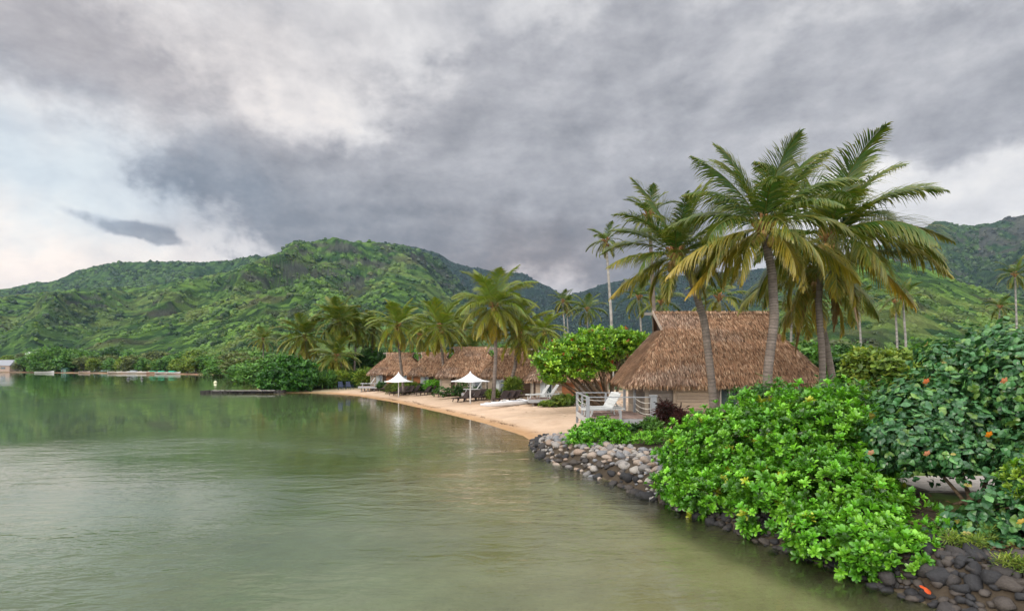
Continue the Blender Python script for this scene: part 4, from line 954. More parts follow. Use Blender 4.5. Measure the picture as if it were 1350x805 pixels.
for k, (lb, bx, Y, cx_, cy_, L, nf, yl, tb) in enumerate([
    ('large bright yellow-green palm over the right parasol', 650, 47.5, 651, 404, 4.1, 26, .6, None),
    ('palm half hidden behind the large yellow-green one, darker trunk', 668, 50, 684, 440, 3.6, 18, .45, None),
    ('palm on a slim straight trunk between the two parasols', 588, 58, 580, 432, 3.9, 24, .45, None),
    ('low hanging palm crown just above the right parasol', 624, 60.5, 622, 462, 3.0, 14, .25, None),
    ('palm leaning over the ridge of the leftmost bungalow', 533, 62, 524, 430, 3.8, 23, .55, None),
    ('leftmost big palm of the clump over the mangrove', 408, 86, 402, 444, 5.0, 26, .4, None),
    ('tallest palm in the clump left of the bungalows', 452, 86, 447, 424, 5.0, 25, .25, None),
    ('lowest palm of the clump, fronds drooping to the hedge', 447, 82, 443, 470, 4.2, 20, .5, None),
    ('palm at the right of the clump with a bare pale trunk', 466, 88, 470, 432, 4.6, 20, .15, None),
    ('small pale green palm between yellow-green palm and almond tree', 722, 62, 717, 436, 3.0, 18, .05, None),
    ('slender palm filling the gap between the clump and the leftmost bungalow', 494, 92, 492, 436, 4.0, 16, .3, None),
    ('bushy palm rising between the two leftmost roofs', 556, 74, 553, 442, 3.4, 16, .3, None),
    ('palm just behind the roof left of the big yellow palm', 612, 66, 610, 436, 3.4, 16, .3, None),
    ('low palm behind the roof right of the big yellow palm', 700, 64, 699, 452, 3.0, 16, .2, None),
    ('small distant palm left of the clump', 350, 140, 347, 447, 4.4, 16, .35, None)]):
    palm('coconut_palm', lb, gM, on(bx, 0, Y), wp(cx_, cy_, Y), L * 1.04, nf + 12, None, .17, .12, 20 + k, yl, detail=2 if k == 0 else 1, low=-.85, green=(.13, .22, .02) if k in (0, 1, 2, 4, 9) else (.06, .12, .02))
gR = 'distant palms beyond the bungalows'
for k, (lb, bx, Y, cx_, cy_, L, nf, yl) in enumerate([
    ('left dry grey palm of the pale-trunked pair in the saddle', 746, 110, 742, 397, 3.4, 14, .5), ('right dry grey palm of the pale-trunked pair in the saddle', 749, 112, 747, 402, 3.4, 14, .5),
    ('dense distant palm between the dry pair and the solitary palm', 775, 95, 774, 408, 4.0, 20, .2), ('distant palm just left of the nearest roof ridge', 848, 70, 842, 392, 3.6, 18, .2),
    ('distant palm peeping over the left end of the nearest roof', 880, 60, 872, 398, 3.2, 16, .15),
    ('distant palm on the hillside at the right edge of the picture', 1345, 80, 1338, 362, 3.0, 16, .2), ('stubby distant palm below the one at the right edge', 1316, 90, 1318, 404, 3.0, 16, .2),
    ('thin distant palm left of the right hillside shrubs', 1136, 75, 1132, 396, 3.0, 14, .2), ('left of the two thin pale trunks under the sweeping fronds', 1182, 70, 1180, 398, 2.8, 14, .3), ('right of the two thin pale trunks under the sweeping fronds', 1194, 66, 1190, 392, 2.8, 14, .3),
    ('distant palm behind the right end of the nearest roof', 1048, 60, 1044, 408, 3.6, 18, .25), ('palm low behind the ridge of the nearest roof', 952, 50, 948, 392, 3.6, 16, .4)]):
    palm('coconut_palm', lb, gR, on(bx, 0, Y), wp(cx_, cy_, Y), L, nf, None, .15, .10, 60 + k, yl, detail=1, nuts=False, trunkcol=(.36, .34, .31), low=-.9)

# ------------------------------------------------------------------ foreground shrubs
rg = np.random.default_rng(11)
def shrub(name, label, cat, lobes, n, size, cols, wts, tm, ros, mat, roots, r0=.05, **k):
    c = np.mean(np.array(lobes)[:, :3], 0); b0 = Vector((c[0], c[1], gz(c[0], c[1])))
    grp = k.pop('group', None); e = empty(name, b0, label, cat, grp)
    L = [(a[0] - b0.x, a[1] - b0.y, a[2] - b0.z, *a[3:]) for a in lobes]
    leafy(L, n, size, cols, wts, tm, rosette=ros, **k).build('foliage', mat, e)
    branch_mesh([(a - b0.x, b_ - b0.y, gz(a, b_) - b0.z - .1) for a, b_ in roots], L, r0, (.16, .12, .08)).build('stems', M_bark, e, True)
    return e
NAU = [(4.9, 14.5, 1.05, 1.0, 1.3, 1.05), (5.85, 13.5, 1.25, 1.5, 1.6, 1.35), (6.75, 12.8, 1.4, 1.5, 1.6, 1.45), (6.35, 11.2, .85, 1.25, 1.2, .85), (5.5, 12.1, .8, .95, 1.1, .75),
       (7.5, 13.2, 1.45, 1.2, 1.4, 1.35), (6.25, 10.2, .55, .75, .7, .5), (4.6, 13.9, .6, .6, .8, .5), (6.6, 10.6, .6, .6, .7, .55), (5.05, 12.9, .7, .7, .8, .6), (5.15, 11.35, .5, .6, .6, .5), (5.65, 10.35, .42, .5, .5, .42), (4.35, 12.9, .5, .5, .7, .45), (3.95, 13.9, .5, .45, .7, .4), (6.2, 9.7, .38, .5, .45, .38), (6.3, 9.6, .40, .45, .4, .36), (5.75, 9.2, .36, .5, .4, .4), (6.15, 8.95, .36, .48, .4, .4), (5.3, 10.0, .36, .45, .45, .36)]
shrub('naupaka_shrub', 'huge bright green glossy hedge overhanging the stone bank in the foreground', 'shrub', NAU, 8200, .135, G_BRIGHT + [(.34, .38, .03), (.035, .10, .01)], (3, 5, 4, .3, .7), T_nau, 11, M_gloss,
      [(5.6, 13.6), (6.8, 12.6), (7.3, 13.4), (6.3, 11.7)], .05, shell=.72, spread=1.05, up=.45)
shrub('naupaka_shrub', 'small low bright green shrub on the stones below the rope-railed deck', 'shrub', [(3.05, 20.6, .75, .8, .9, .42), (3.55, 20.9, 1.0, .75, .9, .46), (2.6, 20.9, .72, .65, .8, .40), (3.9, 20.2, .7, .5, .7, .36), (3.3, 21.6, .95, .9, .8, .42)], 1500, .125,
      G_BRIGHT, (2, 4, 5), T_nau, 9, M_gloss, [(3.2, 20.8), (3.6, 21.0)], .03, shell=.6, up=.6)
HIB = [(8.7, 11.2, 2.2, 1.3, 1.2, 1.0), (9.5, 10.6, 3.1, .9, .9, .95), (8.9, 11.6, 3.3, .62, .6, .72), (9.2, 9.6, 1.5, .9, .9, 1.0), (7.55, 10.9, 2.05, .75, .7, .72), (10.2, 10.4, 2.2, 1.1, 1.1, 1.3),
       (8.1, 11.4, 2.75, .7, .7, .5), (8.75, 9.7, .75, .55, .5, .45), (9.7, 9.4, 2.6, .7, .7, .7), (8.05, 10.4, 1.75, .45, .5, .42), (9.9, 11.6, 3.7, .7, .7, .6), (8.0, 8.9, .62, .6, .45, .42), (8.7, 8.7, .8, .7, .5, .6), (9.2, 8.3, .6, .6, .5, .5), (7.65, 8.65, .45, .5, .35, .38), (8.2, 8.2, .5, .5, .35, .45), (8.9, 9.9, 1.0, .6, .5, .5), (8.9, 9.3, .6, .6, .5, .5), (7.45, 9.15, .78, .5, .4, .42), (7.1, 9.5, .52, .4, .35, .28), (7.95, 9.1, 1.15, .55, .4, .45)]
hb = shrub('sea_hibiscus', 'broad dark blue-green heart-leaved bush with orange flowers at the right edge', 'shrub', HIB, 14500, .092, [(.032, .105, .036), (.055, .16, .052), (.095, .23, .065), (.14, .25, .05), (.26, .22, .05)], (4, 5, 3, 1.2, .12), T_heart, 2, M_gloss,
      [(8.6, 10.6), (8.9, 10.9), (9.4, 10.4), (8.3, 10.9)], .04, shell=.6, spread=1.2, up=.25, hang=.35)
hp = Vector(hb.location)
def flower(p, col, r=.05):
    b = MB(); tv = np.array([(0, 0, 0), (.6, -.42, .25), (1, -.2, .35), (1, .25, .35), (.6, .42, .25)])
    for k in range(5):
        a = k * 1.2566; R = np.array(Matrix.Rotation(a, 3, 'Z')); tilt = np.array(Matrix.Rotation(-1.1, 3, 'X'))
        b.add((tv * r) @ R.T @ tilt.T + np.array(p), f3=[(0, 1, 2), (0, 2, 3), (0, 3, 4)], col=col)
    return b
for k, (px, py, Y, c) in enumerate([(1222, 503, 10.1, (.60, .16, .06)), (1325, 502, 9.4, (.62, .22, .12)), (1305, 573, 9.2, (.72, .22, .01)), (1223, 598, 9.9, (.60, .25, .15)), (1149, 597, 10.0, (.60, .30, .20)), (1347, 688, 8.4, (.65, .45, .10))]):
    flower(at(px, py, Y) - hp, c, .06).build('flower', M_leaf, hb)
shrub('naupaka_shrub', 'yellow-green naupaka sprigs poking through at the right edge', 'shrub', [(8.05, 8.75, 1.65, .35, .35, .32), (7.55, 8.3, .35, .3, .3, .2), (8.3, 8.5, 1.2, .35, .3, .3)], 240, .12, [(.12, .26, .02), (.22, .34, .03)], (1, 1), T_nau, 8, M_gloss, [(8.3, 8.9)], .025, up=.5)
shrub('broadleaf_hedge', 'dark leafy hedge running behind the big bright shrub', 'hedge', [(8.0, 17.5, 1.95, 1.4, .9, .95), (10.0, 17.5, 2.0, 1.5, .9, 1.0), (11.8, 17.0, 1.95, 1.3, .9, .95), (9.0, 16.8, 1.8, 1.0, .8, .9), (13.2, 16.5, 2.0, 1.2, .9, .9)], 4200, .17,
      [(.03, .10, .02), (.05, .16, .02), (.09, .22, .03)], (4, 4, 2), T_long, 4, M_gloss, [(8, 17.5), (10, 17.5), (12, 17)], .05, shell=.6, spread=1.2, up=.4)
# almond tree with a flat spreading crown
AL = [(2.5, 34.8, 2.65, .75, .6, .38), (4.3, 34.7, 2.95, .95, .7, .42), (5.6, 35.4, 3.4, .8, .7, .4), (3.9, 35.0, 3.35, .9, .8, .5), (2.5, 35.0, 3.1, .8, .8, .45), (5.2, 35.6, 3.9, 1.3, 1.1, .5), (7.0, 36.2, 4.4, 1.1, 1.1, .5), (3.6, 35.8, 4.3, 1.7, 1.8, .75), (5.0, 36.2, 4.9, 1.7, 1.9, .75), (2.3, 35.2, 3.7, 1.1, 1.3, .6), (6.6, 36.4, 5.1, 1.6, 1.7, .62), (7.7, 36.8, 5.0, 1.2, 1.4, .5), (4.3, 34.8, 4.0, 1.3, 1.1, .6), (5.7, 37.4, 5.4, 1.4, 1.3, .55), (3.3, 37.2, 4.3, 1.2, 1.2, .6), (5.4, 35.0, 4.4, 1.0, 1., .5), (3.1, 34.6, 3.3, .8, .9, .45)]
shrub('almond_tree', 'spreading tree with flat bright lime-green crown and dark leaning trunk beside the nearest roof', 'tree', AL, 6500, .24, [(.08, .20, .015), (.15, .32, .02), (.26, .42, .03), (.30, .07, .02)], (3, 5, 4, .35), T_nau, 6, M_gloss,
      [(6.3, 36.4), (6.4, 36.5), (6.25, 36.3)], .11, shell=.45, up=.75, spread=1.1)
# plants round the nearest bungalow
def small_plant(name, px, Y, w, h, cols, label, size=.16, n=220, tm=T_long, ros=5, cat='plant', z=None, grp=None, up=.6):
    b = on(px, 0, Y); L = [(b.x + w * .5 * rg.normal() * .5, b.y + w * .3 * rg.normal(), b.z + h * (.3 + .4 * rg.random()), w * (.3 + .15 * rg.random()), w * .4, h * .35) for _ in range(4)]
    return shrub(name, label, cat, L, n, size, cols, (1,) * len(cols), tm, ros, M_leaf, [(b.x, b.y)], .02, shell=.4, up=up, group=grp)
small_plant('cordyline_plant', 884, 22.8, .7, 1.1, [(.05, .018, .018), (.09, .03, .03), (.03, .02, .015)], 'dark red-leaved plant against the plank wall', .3, 260, T_strap)
small_plant('cordyline_plant', 899, 22.0, .6, 1.0, [(.06, .018, .018), (.08, .03, .025)], 'second dark red-leaved plant touching the green hedge', .22, 160, T_strap)
small_plant('garden_plant', 862, 21.8, .7, .6, G_MID, 'small green plant between the step and the dark red plant', .17, 220)
small_plant('garden_plant', 838, 22.6, .8, .5, G_DARK, 'low dark plant under the deck corner', .15, 160)
small_plant('garden_plant', 868, 19.4, 1.0, .5, G_BRIGHT, 'low bright plant at the edge of the lawn', .14, 160)
# beach-side planting: (px, depth, width, height, colours, label)
for (px, Y, w, h, cols, lb, tm, sz) in [
    (751, 41.0, 1.3, .75, G_YEL, 'yellow-green shrub at the right corner of the deck behind the canoe', T_long, .2), (764, 40.6, 1.4, .8, G_MID, 'middle green shrub along the near bungalow row wall', T_long, .2), (740, 41.0, .9, .8, G_OLIVE, 'small olive shrub right of the canoe deck', T_long, .2), (725, 40.8, .8, .5, G_YEL, 'tiny yellowish shrub under the canoe deck', T_long, .18), (777, 40.5, 1.2, .8, G_DARK, 'dark shrub just left of the rope-railed deck', T_long, .2),
    (611, 54.6, 2.1, 1.6, G_DARK, 'round dark green bush left of the right parasol pole', T_small, .18), (578, 62.5, 2.0, 1.7, G_BRIGHT, 'bright green bush in front of the half-hidden bungalow', T_long, .35), (568, 64.2, 1.4, .9, G_MID, 'mid green bush behind the left pair of loungers', T_long, .3),
    (538, 64.5, 2.3, 1.15, G_YEL, 'yellow-green bush right under the left parasol', T_strap, .6), (521, 65.0, 1.4, .9, G_OLIVE, 'olive bush left of the left parasol pole', T_strap, .5), (508, 70.0, 1.8, 1.1, G_DARK, 'dark bush beneath the leftmost bungalow eave', T_long, .3), (552, 65.2, 1.4, .9, G_DARK, 'dark low bush right of the yellow-green one', T_long, .3),
    (649, 49.8, .8, .9, G_YEL, 'small yellowish bush left of the big palm trunk', T_strap, .35), (673, 49.8, .8, 1.7, G_YEL, 'upright yellow-green bush right of the big palm trunk', T_strap, .45)]:
    small_plant('garden_bush', px, Y, w, h, cols, lb, sz, 420, tm, 5, 'bush', None, 'bushes in front of the bungalows')
for k, (px, Y, w, h) in enumerate([(427, 79, 2.6, 1.9), (448, 80, 2.6, 1.8), (470, 81, 2.6, 1.9), (487, 79, 2.2, 1.9), (438, 84, 3, 2.2), (478, 85, 3, 2.2), (414, 82, 2.6, 2.2)]):
    small_plant('strap_leaf_plant', px, Y, w, h, G_YEL if k % 2 else G_MID, ['first', 'third', 'fourth', 'last', 'second', 'back right', 'back left'][k] + ' clump of long-leaved plants from the left in the hedge under the palm clump', .9, 260, T_strap, 6, 'plant', None, 'long-leaved plants under the palm clump', .7)

# mangrove on the point
rg = np.random.default_rng(5)
MG0 = [(-25.5, 75.5, 1.6, 2.4, 1.8, 1.3), (-27.8, 76.5, 2.3, 2.4, 2., 1.5), (-30.0, 76.5, 2.3, 2.2, 2., 1.5), (-31.6, 76, 1.3, 1.6, 1.6, 1.0), (-28.5, 77.5, 3.6, 2.2, 1.8, 1.1), (-26.2, 77.5, 2.9, 2.0, 1.8, 1.2), (-30.6, 75.6, .9, 2.2, 1.2, .8), (-27.2, 75.0, .9, 2.2, 1.2, .8)]
MG = [((a[0] + 28.5) * .8 - 30.3, a[1], a[2], a[3] * .82, *a[4:]) for a in MG0]
shrub('mangrove_tree', 'dense dark green tree leaning over the water on the point', 'tree', MG, 3600, .42, [(.02, .075, .012), (.035, .12, .018), (.07, .19, .025)], (3, 4, 3), T_small, 4, M_leaf, [(-30.3, 77), (-29, 77.4), (-31.5, 77.6)], .14, shell=.5, up=.5)

# woods: trees one by one
rg = np.random.default_rng(9)
def wood(items, group, names=('tropical_tree',)):
    for k, (px, Y, yt, kd, wf, lb) in enumerate(items): tree('tropical_tree', px, Y, yt, kd, lb, group, wf)
wood([(372, 108, 462, 1, 1.3, 'round green tree directly behind the mangrove'), (345, 118, 466, 4, 1.5, 'broad green tree behind the mangrove, on its left'), (328, 135, 470, 1, 1.5, 'bushy tree left of the mangrove by the water'), (392, 105, 468, 0, 1.3, 'dark tree under the leftmost big palm'),
      (318, 160, 464, 3, 1.6, 'olive tree at the water left of the mangrove'), (300, 190, 468, 4, 1.5, 'wide tree above the yellow boat'), (485, 92, 452, 0, 1.2, 'dark tree behind the leftmost bungalow, left side'), (500, 95, 450, 5, .9, 'dark tree rising left of the leftmost ridge'), (468, 96, 462, 1, 1.1, 'tree filling the gap behind the clump palms'),
      (425, 100, 470, 4, 1.2, 'low tree behind the lowest clump palm'), (548, 86, 458, 1, .9, 'tree behind the ridge of the leftmost bungalow'), (566, 84, 462, 0, .9, 'dark tree between the two leftmost roofs'), (596, 80, 456, 1, .9, 'tree behind the half-hidden bungalow roof'), (630, 78, 452, 0, .9, 'dark tree behind the roof at the right parasol'),
      (668, 74, 448, 1, .9, 'tree behind the roof at the big palm'), (700, 72, 452, 0, 1.0, 'dark tree left of the almond tree crown'), (728, 78, 446, 4, 1.0, 'wide tree right behind the almond crown, left side'), (690, 90, 440, 3, .9, 'olive tree beneath the small pale palm')], 'trees behind the bungalows')
wood([(760, 85, 448, 1, 1., 'green tree behind the almond crown'), (800, 80, 440, 0, 1.1, 'dark tree at the foot of the solitary slim palm'), (842, 75, 436, 3, 1., 'olive tree left of the near ridge pole'), (1020, 50, 446, 1, 1.2, 'light green tree at the right hip of the near roof'), (1062, 44, 440, 1, 1.3, 'speckled light green tree right of the near roof'),
      (1098, 48, 452, 4, 1.4, 'broad tree between the ringed trunks'), (1130, 42, 452, 0, 1.2, 'dark bushy tree under the hanging dead frond'), (1160, 40, 448, 2, 1.2, 'yellow-green tree under the sweeping fronds'), (1195, 42, 450, 2, 1.2, 'yellow tree at the two thin trunks'), (1232, 45, 452, 3, 1.3, 'olive tree above the bright hedge'),
      (1270, 60, 440, 1, 1.3, 'green tree on the lower right hill behind the hibiscus top'), (1310, 62, 436, 4, 1.3, 'broad tree behind the stubby distant palm'), (1350, 60, 430, 1, 1.3, 'tree at the right edge behind the hibiscus'), (1145, 70, 438, 5, 1.2, 'dark broad tree at the foot of the right hill'), (1210, 75, 436, 1, 1.2, 'mid green tree at the foot of the right hill'), (1400, 58, 440, 1, 1.3, 'tree past the right edge of the hibiscus'), (1080, 80, 436, 5, 1.0, 'dark tree glimpsed between the tall palm trunks'), (985, 80, 438, 1, 1.0, 'tree directly behind the near roof')], 'trees behind the nearest bungalow')
FSH = [(32, 348, 472, 3), (48, 352, 458, 1), (66, 338, 452, 4), (84, 335, 449, 4), (98, 338, 458, 1), (60, 330, 468, 0), (112, 350, 466, 3), (126, 345, 470, 2), (140, 360, 464, 3), (152, 350, 469, 1), (166, 345, 466, 2), (180, 340, 464, 3), (194, 342, 468, 1), (206, 335, 470, 2), (220, 340, 466, 1), (234, 330, 470, 2), (247, 320, 473, 2), (258, 315, 470, 2),
       (270, 300, 468, 1), (282, 280, 470, 3), (292, 260, 466, 1), (303, 240, 470, 3), (-15, 350, 470, 1), (-45, 352, 465, 0), (-90, 352, 466, 1), (-140, 352, 464, 3), (120, 400, 458, 1), (150, 410, 456, 0), (178, 400, 457, 1), (205, 400, 458, 3), (232, 390, 460, 1), (255, 380, 458, 2), (282, 340, 460, 1), (305, 320, 458, 3), (325, 280, 460, 1), (348, 240, 462, 0), (10, 420, 466, 2), (36, 430, 462, 3), (95, 410, 460, 0), (370, 220, 460, 1), (395, 200, 462, 3)]
KN = {0: 'dark green', 1: 'mid green', 2: 'yellow-green', 3: 'olive brown-green', 4: 'broad leafy green', 5: 'dark broad'}
LM = [(6, 'the grey-roofed boathouse'), (30, 'the gap right of the boathouse'), (50, 'the white-roofed house'), (62, 'the moored white boat'), (87, 'the green hut'), (112, 'the grey-brown boat'), (134, 'the turquoise house'), (152, 'the leftmost white boat in the row'), (163, 'the second white boat in the row'),
      (178, 'the boat under a grey cover'), (190, 'the open white boat'), (203, 'the red-sided boat'), (215, 'the first green-tarped white boat'), (229, 'the rightmost green-tarped boat'), (250, 'the bare shore right of the boats'), (284, 'the pale yellow buoy'), (305, 'the stone jetty'), (328, 'the boat with the yellow cover'), (352, 'the left half of the mangrove'), (385, 'the right half of the mangrove')]
seen_lab = {}
for k, (px, Y, yt, kd) in enumerate(FSH):
    ysh = 2550 / (np.interp(px, [-400, -150, 0, 100, 150, 200, 255, 310, 336], [489, 490, 490.6, 491.6, 492.2, 492.6, 493.6, 494.5, 498]) - 483)
    if Y < 355 and px < 340: Y = ysh + 12 + 10 * rg.random()
    lm = min(LM, key=lambda a: abs(a[0] - px))[1]; row = 'waterside' if Y < 353 and px < 240 or Y < 305 and px >= 240 else 'back-row'
    lb = f'{KN[kd]} {row} tree behind {lm}' if px > 0 else f'{KN[kd]} tree {-px} paces left of the boathouse'
    if lb in seen_lab: lb = lb.replace(' tree', ' tree, the right-hand one,')
    seen_lab[lb] = 1
    tree('shore_tree', px, Y, yt, kd, lb, 'trees along the far shore', 1.3 if kd != 4 else 1.1)
# right-hand slope foot: woods as single trees further back
for k in range(46):
    px = 1010 + 370 * rg.random(); Y = 95 + 150 * rg.random(); g_ = gz((px - 675) / F * Y, Y)
    yt = HY - (g_ + 4.5 + 4 * rg.random() - CH) / Y * F
    e = tree('slope_tree', px, Y, yt, int(rg.choice([0, 1, 1, 3, 4])), 'rounded green tree in the woods at the foot of the right hill', 'woods at the foot of the right hill', 1.2)
for k in range(40):
    px = 420 + 480 * rg.random(); Y = 110 + 170 * rg.random(); g_ = gz((px - 675) / F * Y, Y)
    yt = HY - (g_ + 5 + 5 * rg.random() - CH) / Y * F
    tree('slope_tree', px, Y, yt, int(rg.choice([0, 1, 5, 3, 4])), 'rounded green tree in the woods behind the bungalows, ' + ('left of the big yellow palm' if px < 650 else 'right of the big yellow palm'), 'woods behind the beach bungalows', 1.2)
# ------------------------------------------------------------------ stones
rg = np.random.default_rng(21)
def rock_mesh(seed, col):
    r = np.random.default_rng(seed); me_b = MB(); n, m = 14, 9
    th = np.linspace(0, 2 * math.pi, n, endpoint=False); ph = np.linspace(0, math.pi, m); v = []
    pl = r.normal(size=(14, 3)); pl /= np.linalg.norm(pl, axis=1)[:, None]; off = .60 + .25 * r.random(14)
    for p in ph:
        for t in th:
            d = np.array([math.sin(p) * math.cos(t), math.sin(p) * math.sin(t), math.cos(p)])
            dd = pl @ d; rad = min([1.0] + [o / q for o, q in zip(off, dd) if q > .05]); v.append(d * (rad * .95 + .05) * (1 + .02 * r.normal()))
    i = np.arange(m - 1)[:, None] * n; j = np.arange(n)[None]; j2 = (j + 1) % n
    me_b.add(v, f4=np.stack([i + j, i + n + j, i + n + j2, i + j2], -1).reshape(-1, 4), col=col); return me_b.mesh('rock', M_rock, True)
PALEC = [(.29, .27, .25), (.25, .245, .24), (.33, .27, .22), (.21, .215, .225), (.34, .315, .28), (.19, .18, .17), (.29, .22, .17)]
DARKC = [(.032, .032, .034), (.048, .044, .042), (.070, .060, .052)]
RM = [rock_mesh(i, c) for i, c in enumerate(PALEC)]; RD = [rock_mesh(50 + i, c) for i, c in enumerate(DARKC)]
def rock(p, s, me, label, group, name='shore_rock'):
    o = bpy.data.objects.new(name, me); COL.objects.link(o); o.location = p
    o.rotation_euler = (rg.normal() * .3, rg.normal() * .3, rg.random() * 6.28); o.scale = (s * (1 + .3 * rg.random()), s * (.8 + .25 * rg.random()), s * (.55 + .25 * rg.random()))
    return tag(o, label, 'rock', group)
wl = [tuple(gp(a, b_))[:2] for a, b_ in [(1225, 797), (1100, 745), (1000, 712), (930, 684), (860, 656), (800, 632), (750, 614), (718, 604), (704, 593), (702, 582)]]
wl = np.array([(7.3, 6.3)] + wl + [(1.6, 27.6)]); sg = np.linalg.norm(np.diff(wl, axis=0), axis=1); cum = np.concatenate([[0], np.cumsum(sg)])
def path(s): 
    p = np.array([np.interp(s, cum, wl[:, 0]), np.interp(s, cum, wl[:, 1])]); q = np.array([np.interp(s + .2, cum, wl[:, 0]), np.interp(s + .2, cum, wl[:, 1])]); t = (q - p) / (np.linalg.norm(q - p) + 1e-9)
    return p, np.array([t[1], -t[0]])
cand = []
s0_apron = cum[4]; s = 0.0
while s < s0_apron - .1:
    for off, r_, dk_ in [(-.02, .13, 1), (.16, .14, 1), (.36, .14, 1), (.58, .13, 1), (.85, .11, 0)]:
        p, nrm = path(s + .1 * rg.normal()); q = p + nrm * (off + .07 * rg.normal()); r2 = r_ * (.6 + .8 * rg.random()) * (1.0 if s < 3 else .9)
        cand.append((q[0], q[1], gz(*q) + r2 * .15, r2, bool(dk_ or rg.random() < .85), 'near'))
    s += .28
while s < cum[-1] - .3:
    end = float(sstep(np.array(s), cum[-1] - 5.5, cum[-1] - 3)); sec = 'by the sand' if end > .5 else ('below the small shrub' if s > cum[-1] - 9 else 'next to the big green hedge')
    for k in range(8):
        if end > .5 and k > 5: continue
        p, nrm = path(s + .10 * rg.normal()); q = p + nrm * (-.06 + k * .25 + .07 * rg.normal()); r_ = .138 * (.6 + .85 * rg.random() ** 1.3) * (1.12 if k < 3 else 1.0)
        wet = k < 2 and rg.random() < .85 or (end > .3 and k < 4 and rg.random() < .6)
        cand.append((q[0], q[1], gz(*q) + r_ * .25, r_, bool(wet), sec))
    s += .29
for _ in range(1500):                                              # rubble between the larger stones
    s = (rg.random() if _ < 900 else rg.random() * .45) * (cum[-1] - .5); p, nrm = path(s); q = p + nrm * (-.1 + (1.3 if s < s0_apron else 2.0) * rg.random()); r_ = .05 + .06 * rg.random()
    cand.append((q[0], q[1], gz(*q) + r_ * .3, r_, s < s0_apron or rg.random() < .3, 'rubble'))
cand.sort(key=lambda a: -a[3] / math.hypot(a[0], a[1]) * (0 if a[5] == 'rubble' else 1))
CN = ['warm grey', 'plain grey', 'tan', 'bluish grey', 'cream', 'brownish grey', 'rusty tan']; DN = ['blackish', 'dark brown-grey', 'brownish']
rub = MB()
for k, (x, y, z_, r_, wet, sec) in enumerate(cand):
    ci = int(rg.integers(0, 3)) if wet else int(rg.integers(0, len(RM)))
    if k < 284:
        if sec == 'near': lb, gp2 = (f'{DN[ci]} boulder' if wet else f'{CN[ci]} stone') + ' under the big overhanging hedge, ' + ('its left half' if y > 10.5 else 'its right half'), 'boulders of the near bank'
        elif wet: lb, gp2 = f'{DN[ci]} wet stone of the wall foot {sec}', 'wet stones at the foot of the wall'
        else: lb, gp2 = f'{CN[ci]} dry stone of the stone wall {sec}', 'pale stones of the shore wall'
        rock((x, y, z_), r_, (RD if wet else RM)[ci], lb, gp2)
    else:
        me = (RD if wet else RM)[ci]; n = len(me.vertices); co = np.empty(n * 3, np.float32); me.vertices.foreach_get('co', co); co = co.reshape(-1, 3)
        R = np.array(Matrix.Rotation(rg.random() * 6.28, 3, 'Z')); fa = np.array([p_.vertices[:] for p_ in me.polygons])
        rub.add((co * (r_ * 1.1, r_ * .85, r_ * .65)) @ R.T + (x, y, z_), f4=fa, col=(DARKC if wet else PALEC)[ci])
tag(rub.build('rubble', M_rock, smooth=True), 'small stones filling the gaps of the shore wall', None, None, 'stuff')
# big boulders in the near corner
for (px, py, Y, s_, c, lb) in [(1240, 775, 8.3, .20, 0, 'large smooth grey boulder in the lower right corner, below the orange leaf'), (1262, 762, 8.5, .17, 1, 'brown-grey boulder above the smooth grey one in the lower right corner'), (1288, 776, 8.4, .20, 0, 'long dark boulder right of the brown-grey one in the lower right corner'),
        (1320, 795, 7.9, .16, 1, 'boulder beside the yellow fallen leaf'), (1342, 780, 8.2, .2, 2, 'small pale-brown stone at the right edge'), (1222, 750, 8.8, .19, 0, 'flat dark boulder left of the brown-grey one'), (1170, 757, 8.7, .15, 1, 'angular dark stone jutting into the water at lower right')]:
    q = at(px, py, Y); rock((q.x, q.y, max(gz(q.x, q.y) + .03, q.z - .05)), s_, RD[c], lb, 'big boulders in the lower right corner', 'boulder')
def fallen(px, py, Y, col, lb):
    q = at(px, py, Y); b = MB(); tv, t3, t4 = T_heart; b.add(tv * .16, f3=t3, col=col); o = b.build('fallen_leaf', M_leaf, loc=q); o.rotation_euler = (.5, .1, rg.random() * 2); tag(o, lb, 'leaf')
fallen(1218, 776, 8.15, (.62, .09, .02), 'red-orange fallen leaf on the dark rocks'); fallen(1300, 792, 7.9, (.72, .30, .02), 'yellow-orange fallen leaf on the rocks near the right edge')
# pale slab behind the hibiscus stems
bb = MB(); q = at(1250, 668, 12.2); bb.box((q.x + .6, q.y + .4, .75), (2.6, 1.6, .16), None, (.50, .45, .40)); o = bb.build('concrete_landing', M_rock); tag(o, 'pale concrete landing seen through the stems of the hibiscus bush', 'landing')
# jetty, sea-weed line, bits on the beach
e = empty('stone_jetty', (-35, 73.5, 0), 'low dark stone jetty reaching into the water left of the mangrove', 'jetty')
a = gp(268, 518, 0); c = gp(372, 517.5, 0); jb = MB(); n = 60
for k in range(n):
    t = k / (n - 1); x = a.x + (c.x - a.x) * t + 35; y = a.y + (c.y - a.y) * t - 73.5
    for r_ in range(2):
        jb.box((x + .1 * rg.normal(), y + .5 * (r_ - .5) + .1 * rg.normal(), .10 + .08 * rg.random()), (.34, .5, .26 + .2 * rg.random()), Matrix.Rotation(rg.random(), 3, 'Z'), (.055, .05, .045))
jb.build('rubble', M_rock, e)
jt = MB()
for k in range(46):
    t = (k + rg.random()) / 46; x = a.x + 1.2 + (c.x - a.x) * t * .8 + 35; jt.box((x, a.y - 73.5 + .2 * rg.normal(), .34), (.26 + .2 * rg.random(), .4, .10), Matrix.Rotation(rg.random(), 3, 'Z'), (.30, .28, .26))
jt.build('capping_stones', M_rock, e)
sw = MB(); n = 1500
pl = np.array([tuple(on(px, py))[:2] for px, py in [(706, 570), (660, 556), (620, 546), (580, 538), (540, 529), (500, 523.5), (470, 520.5)]])
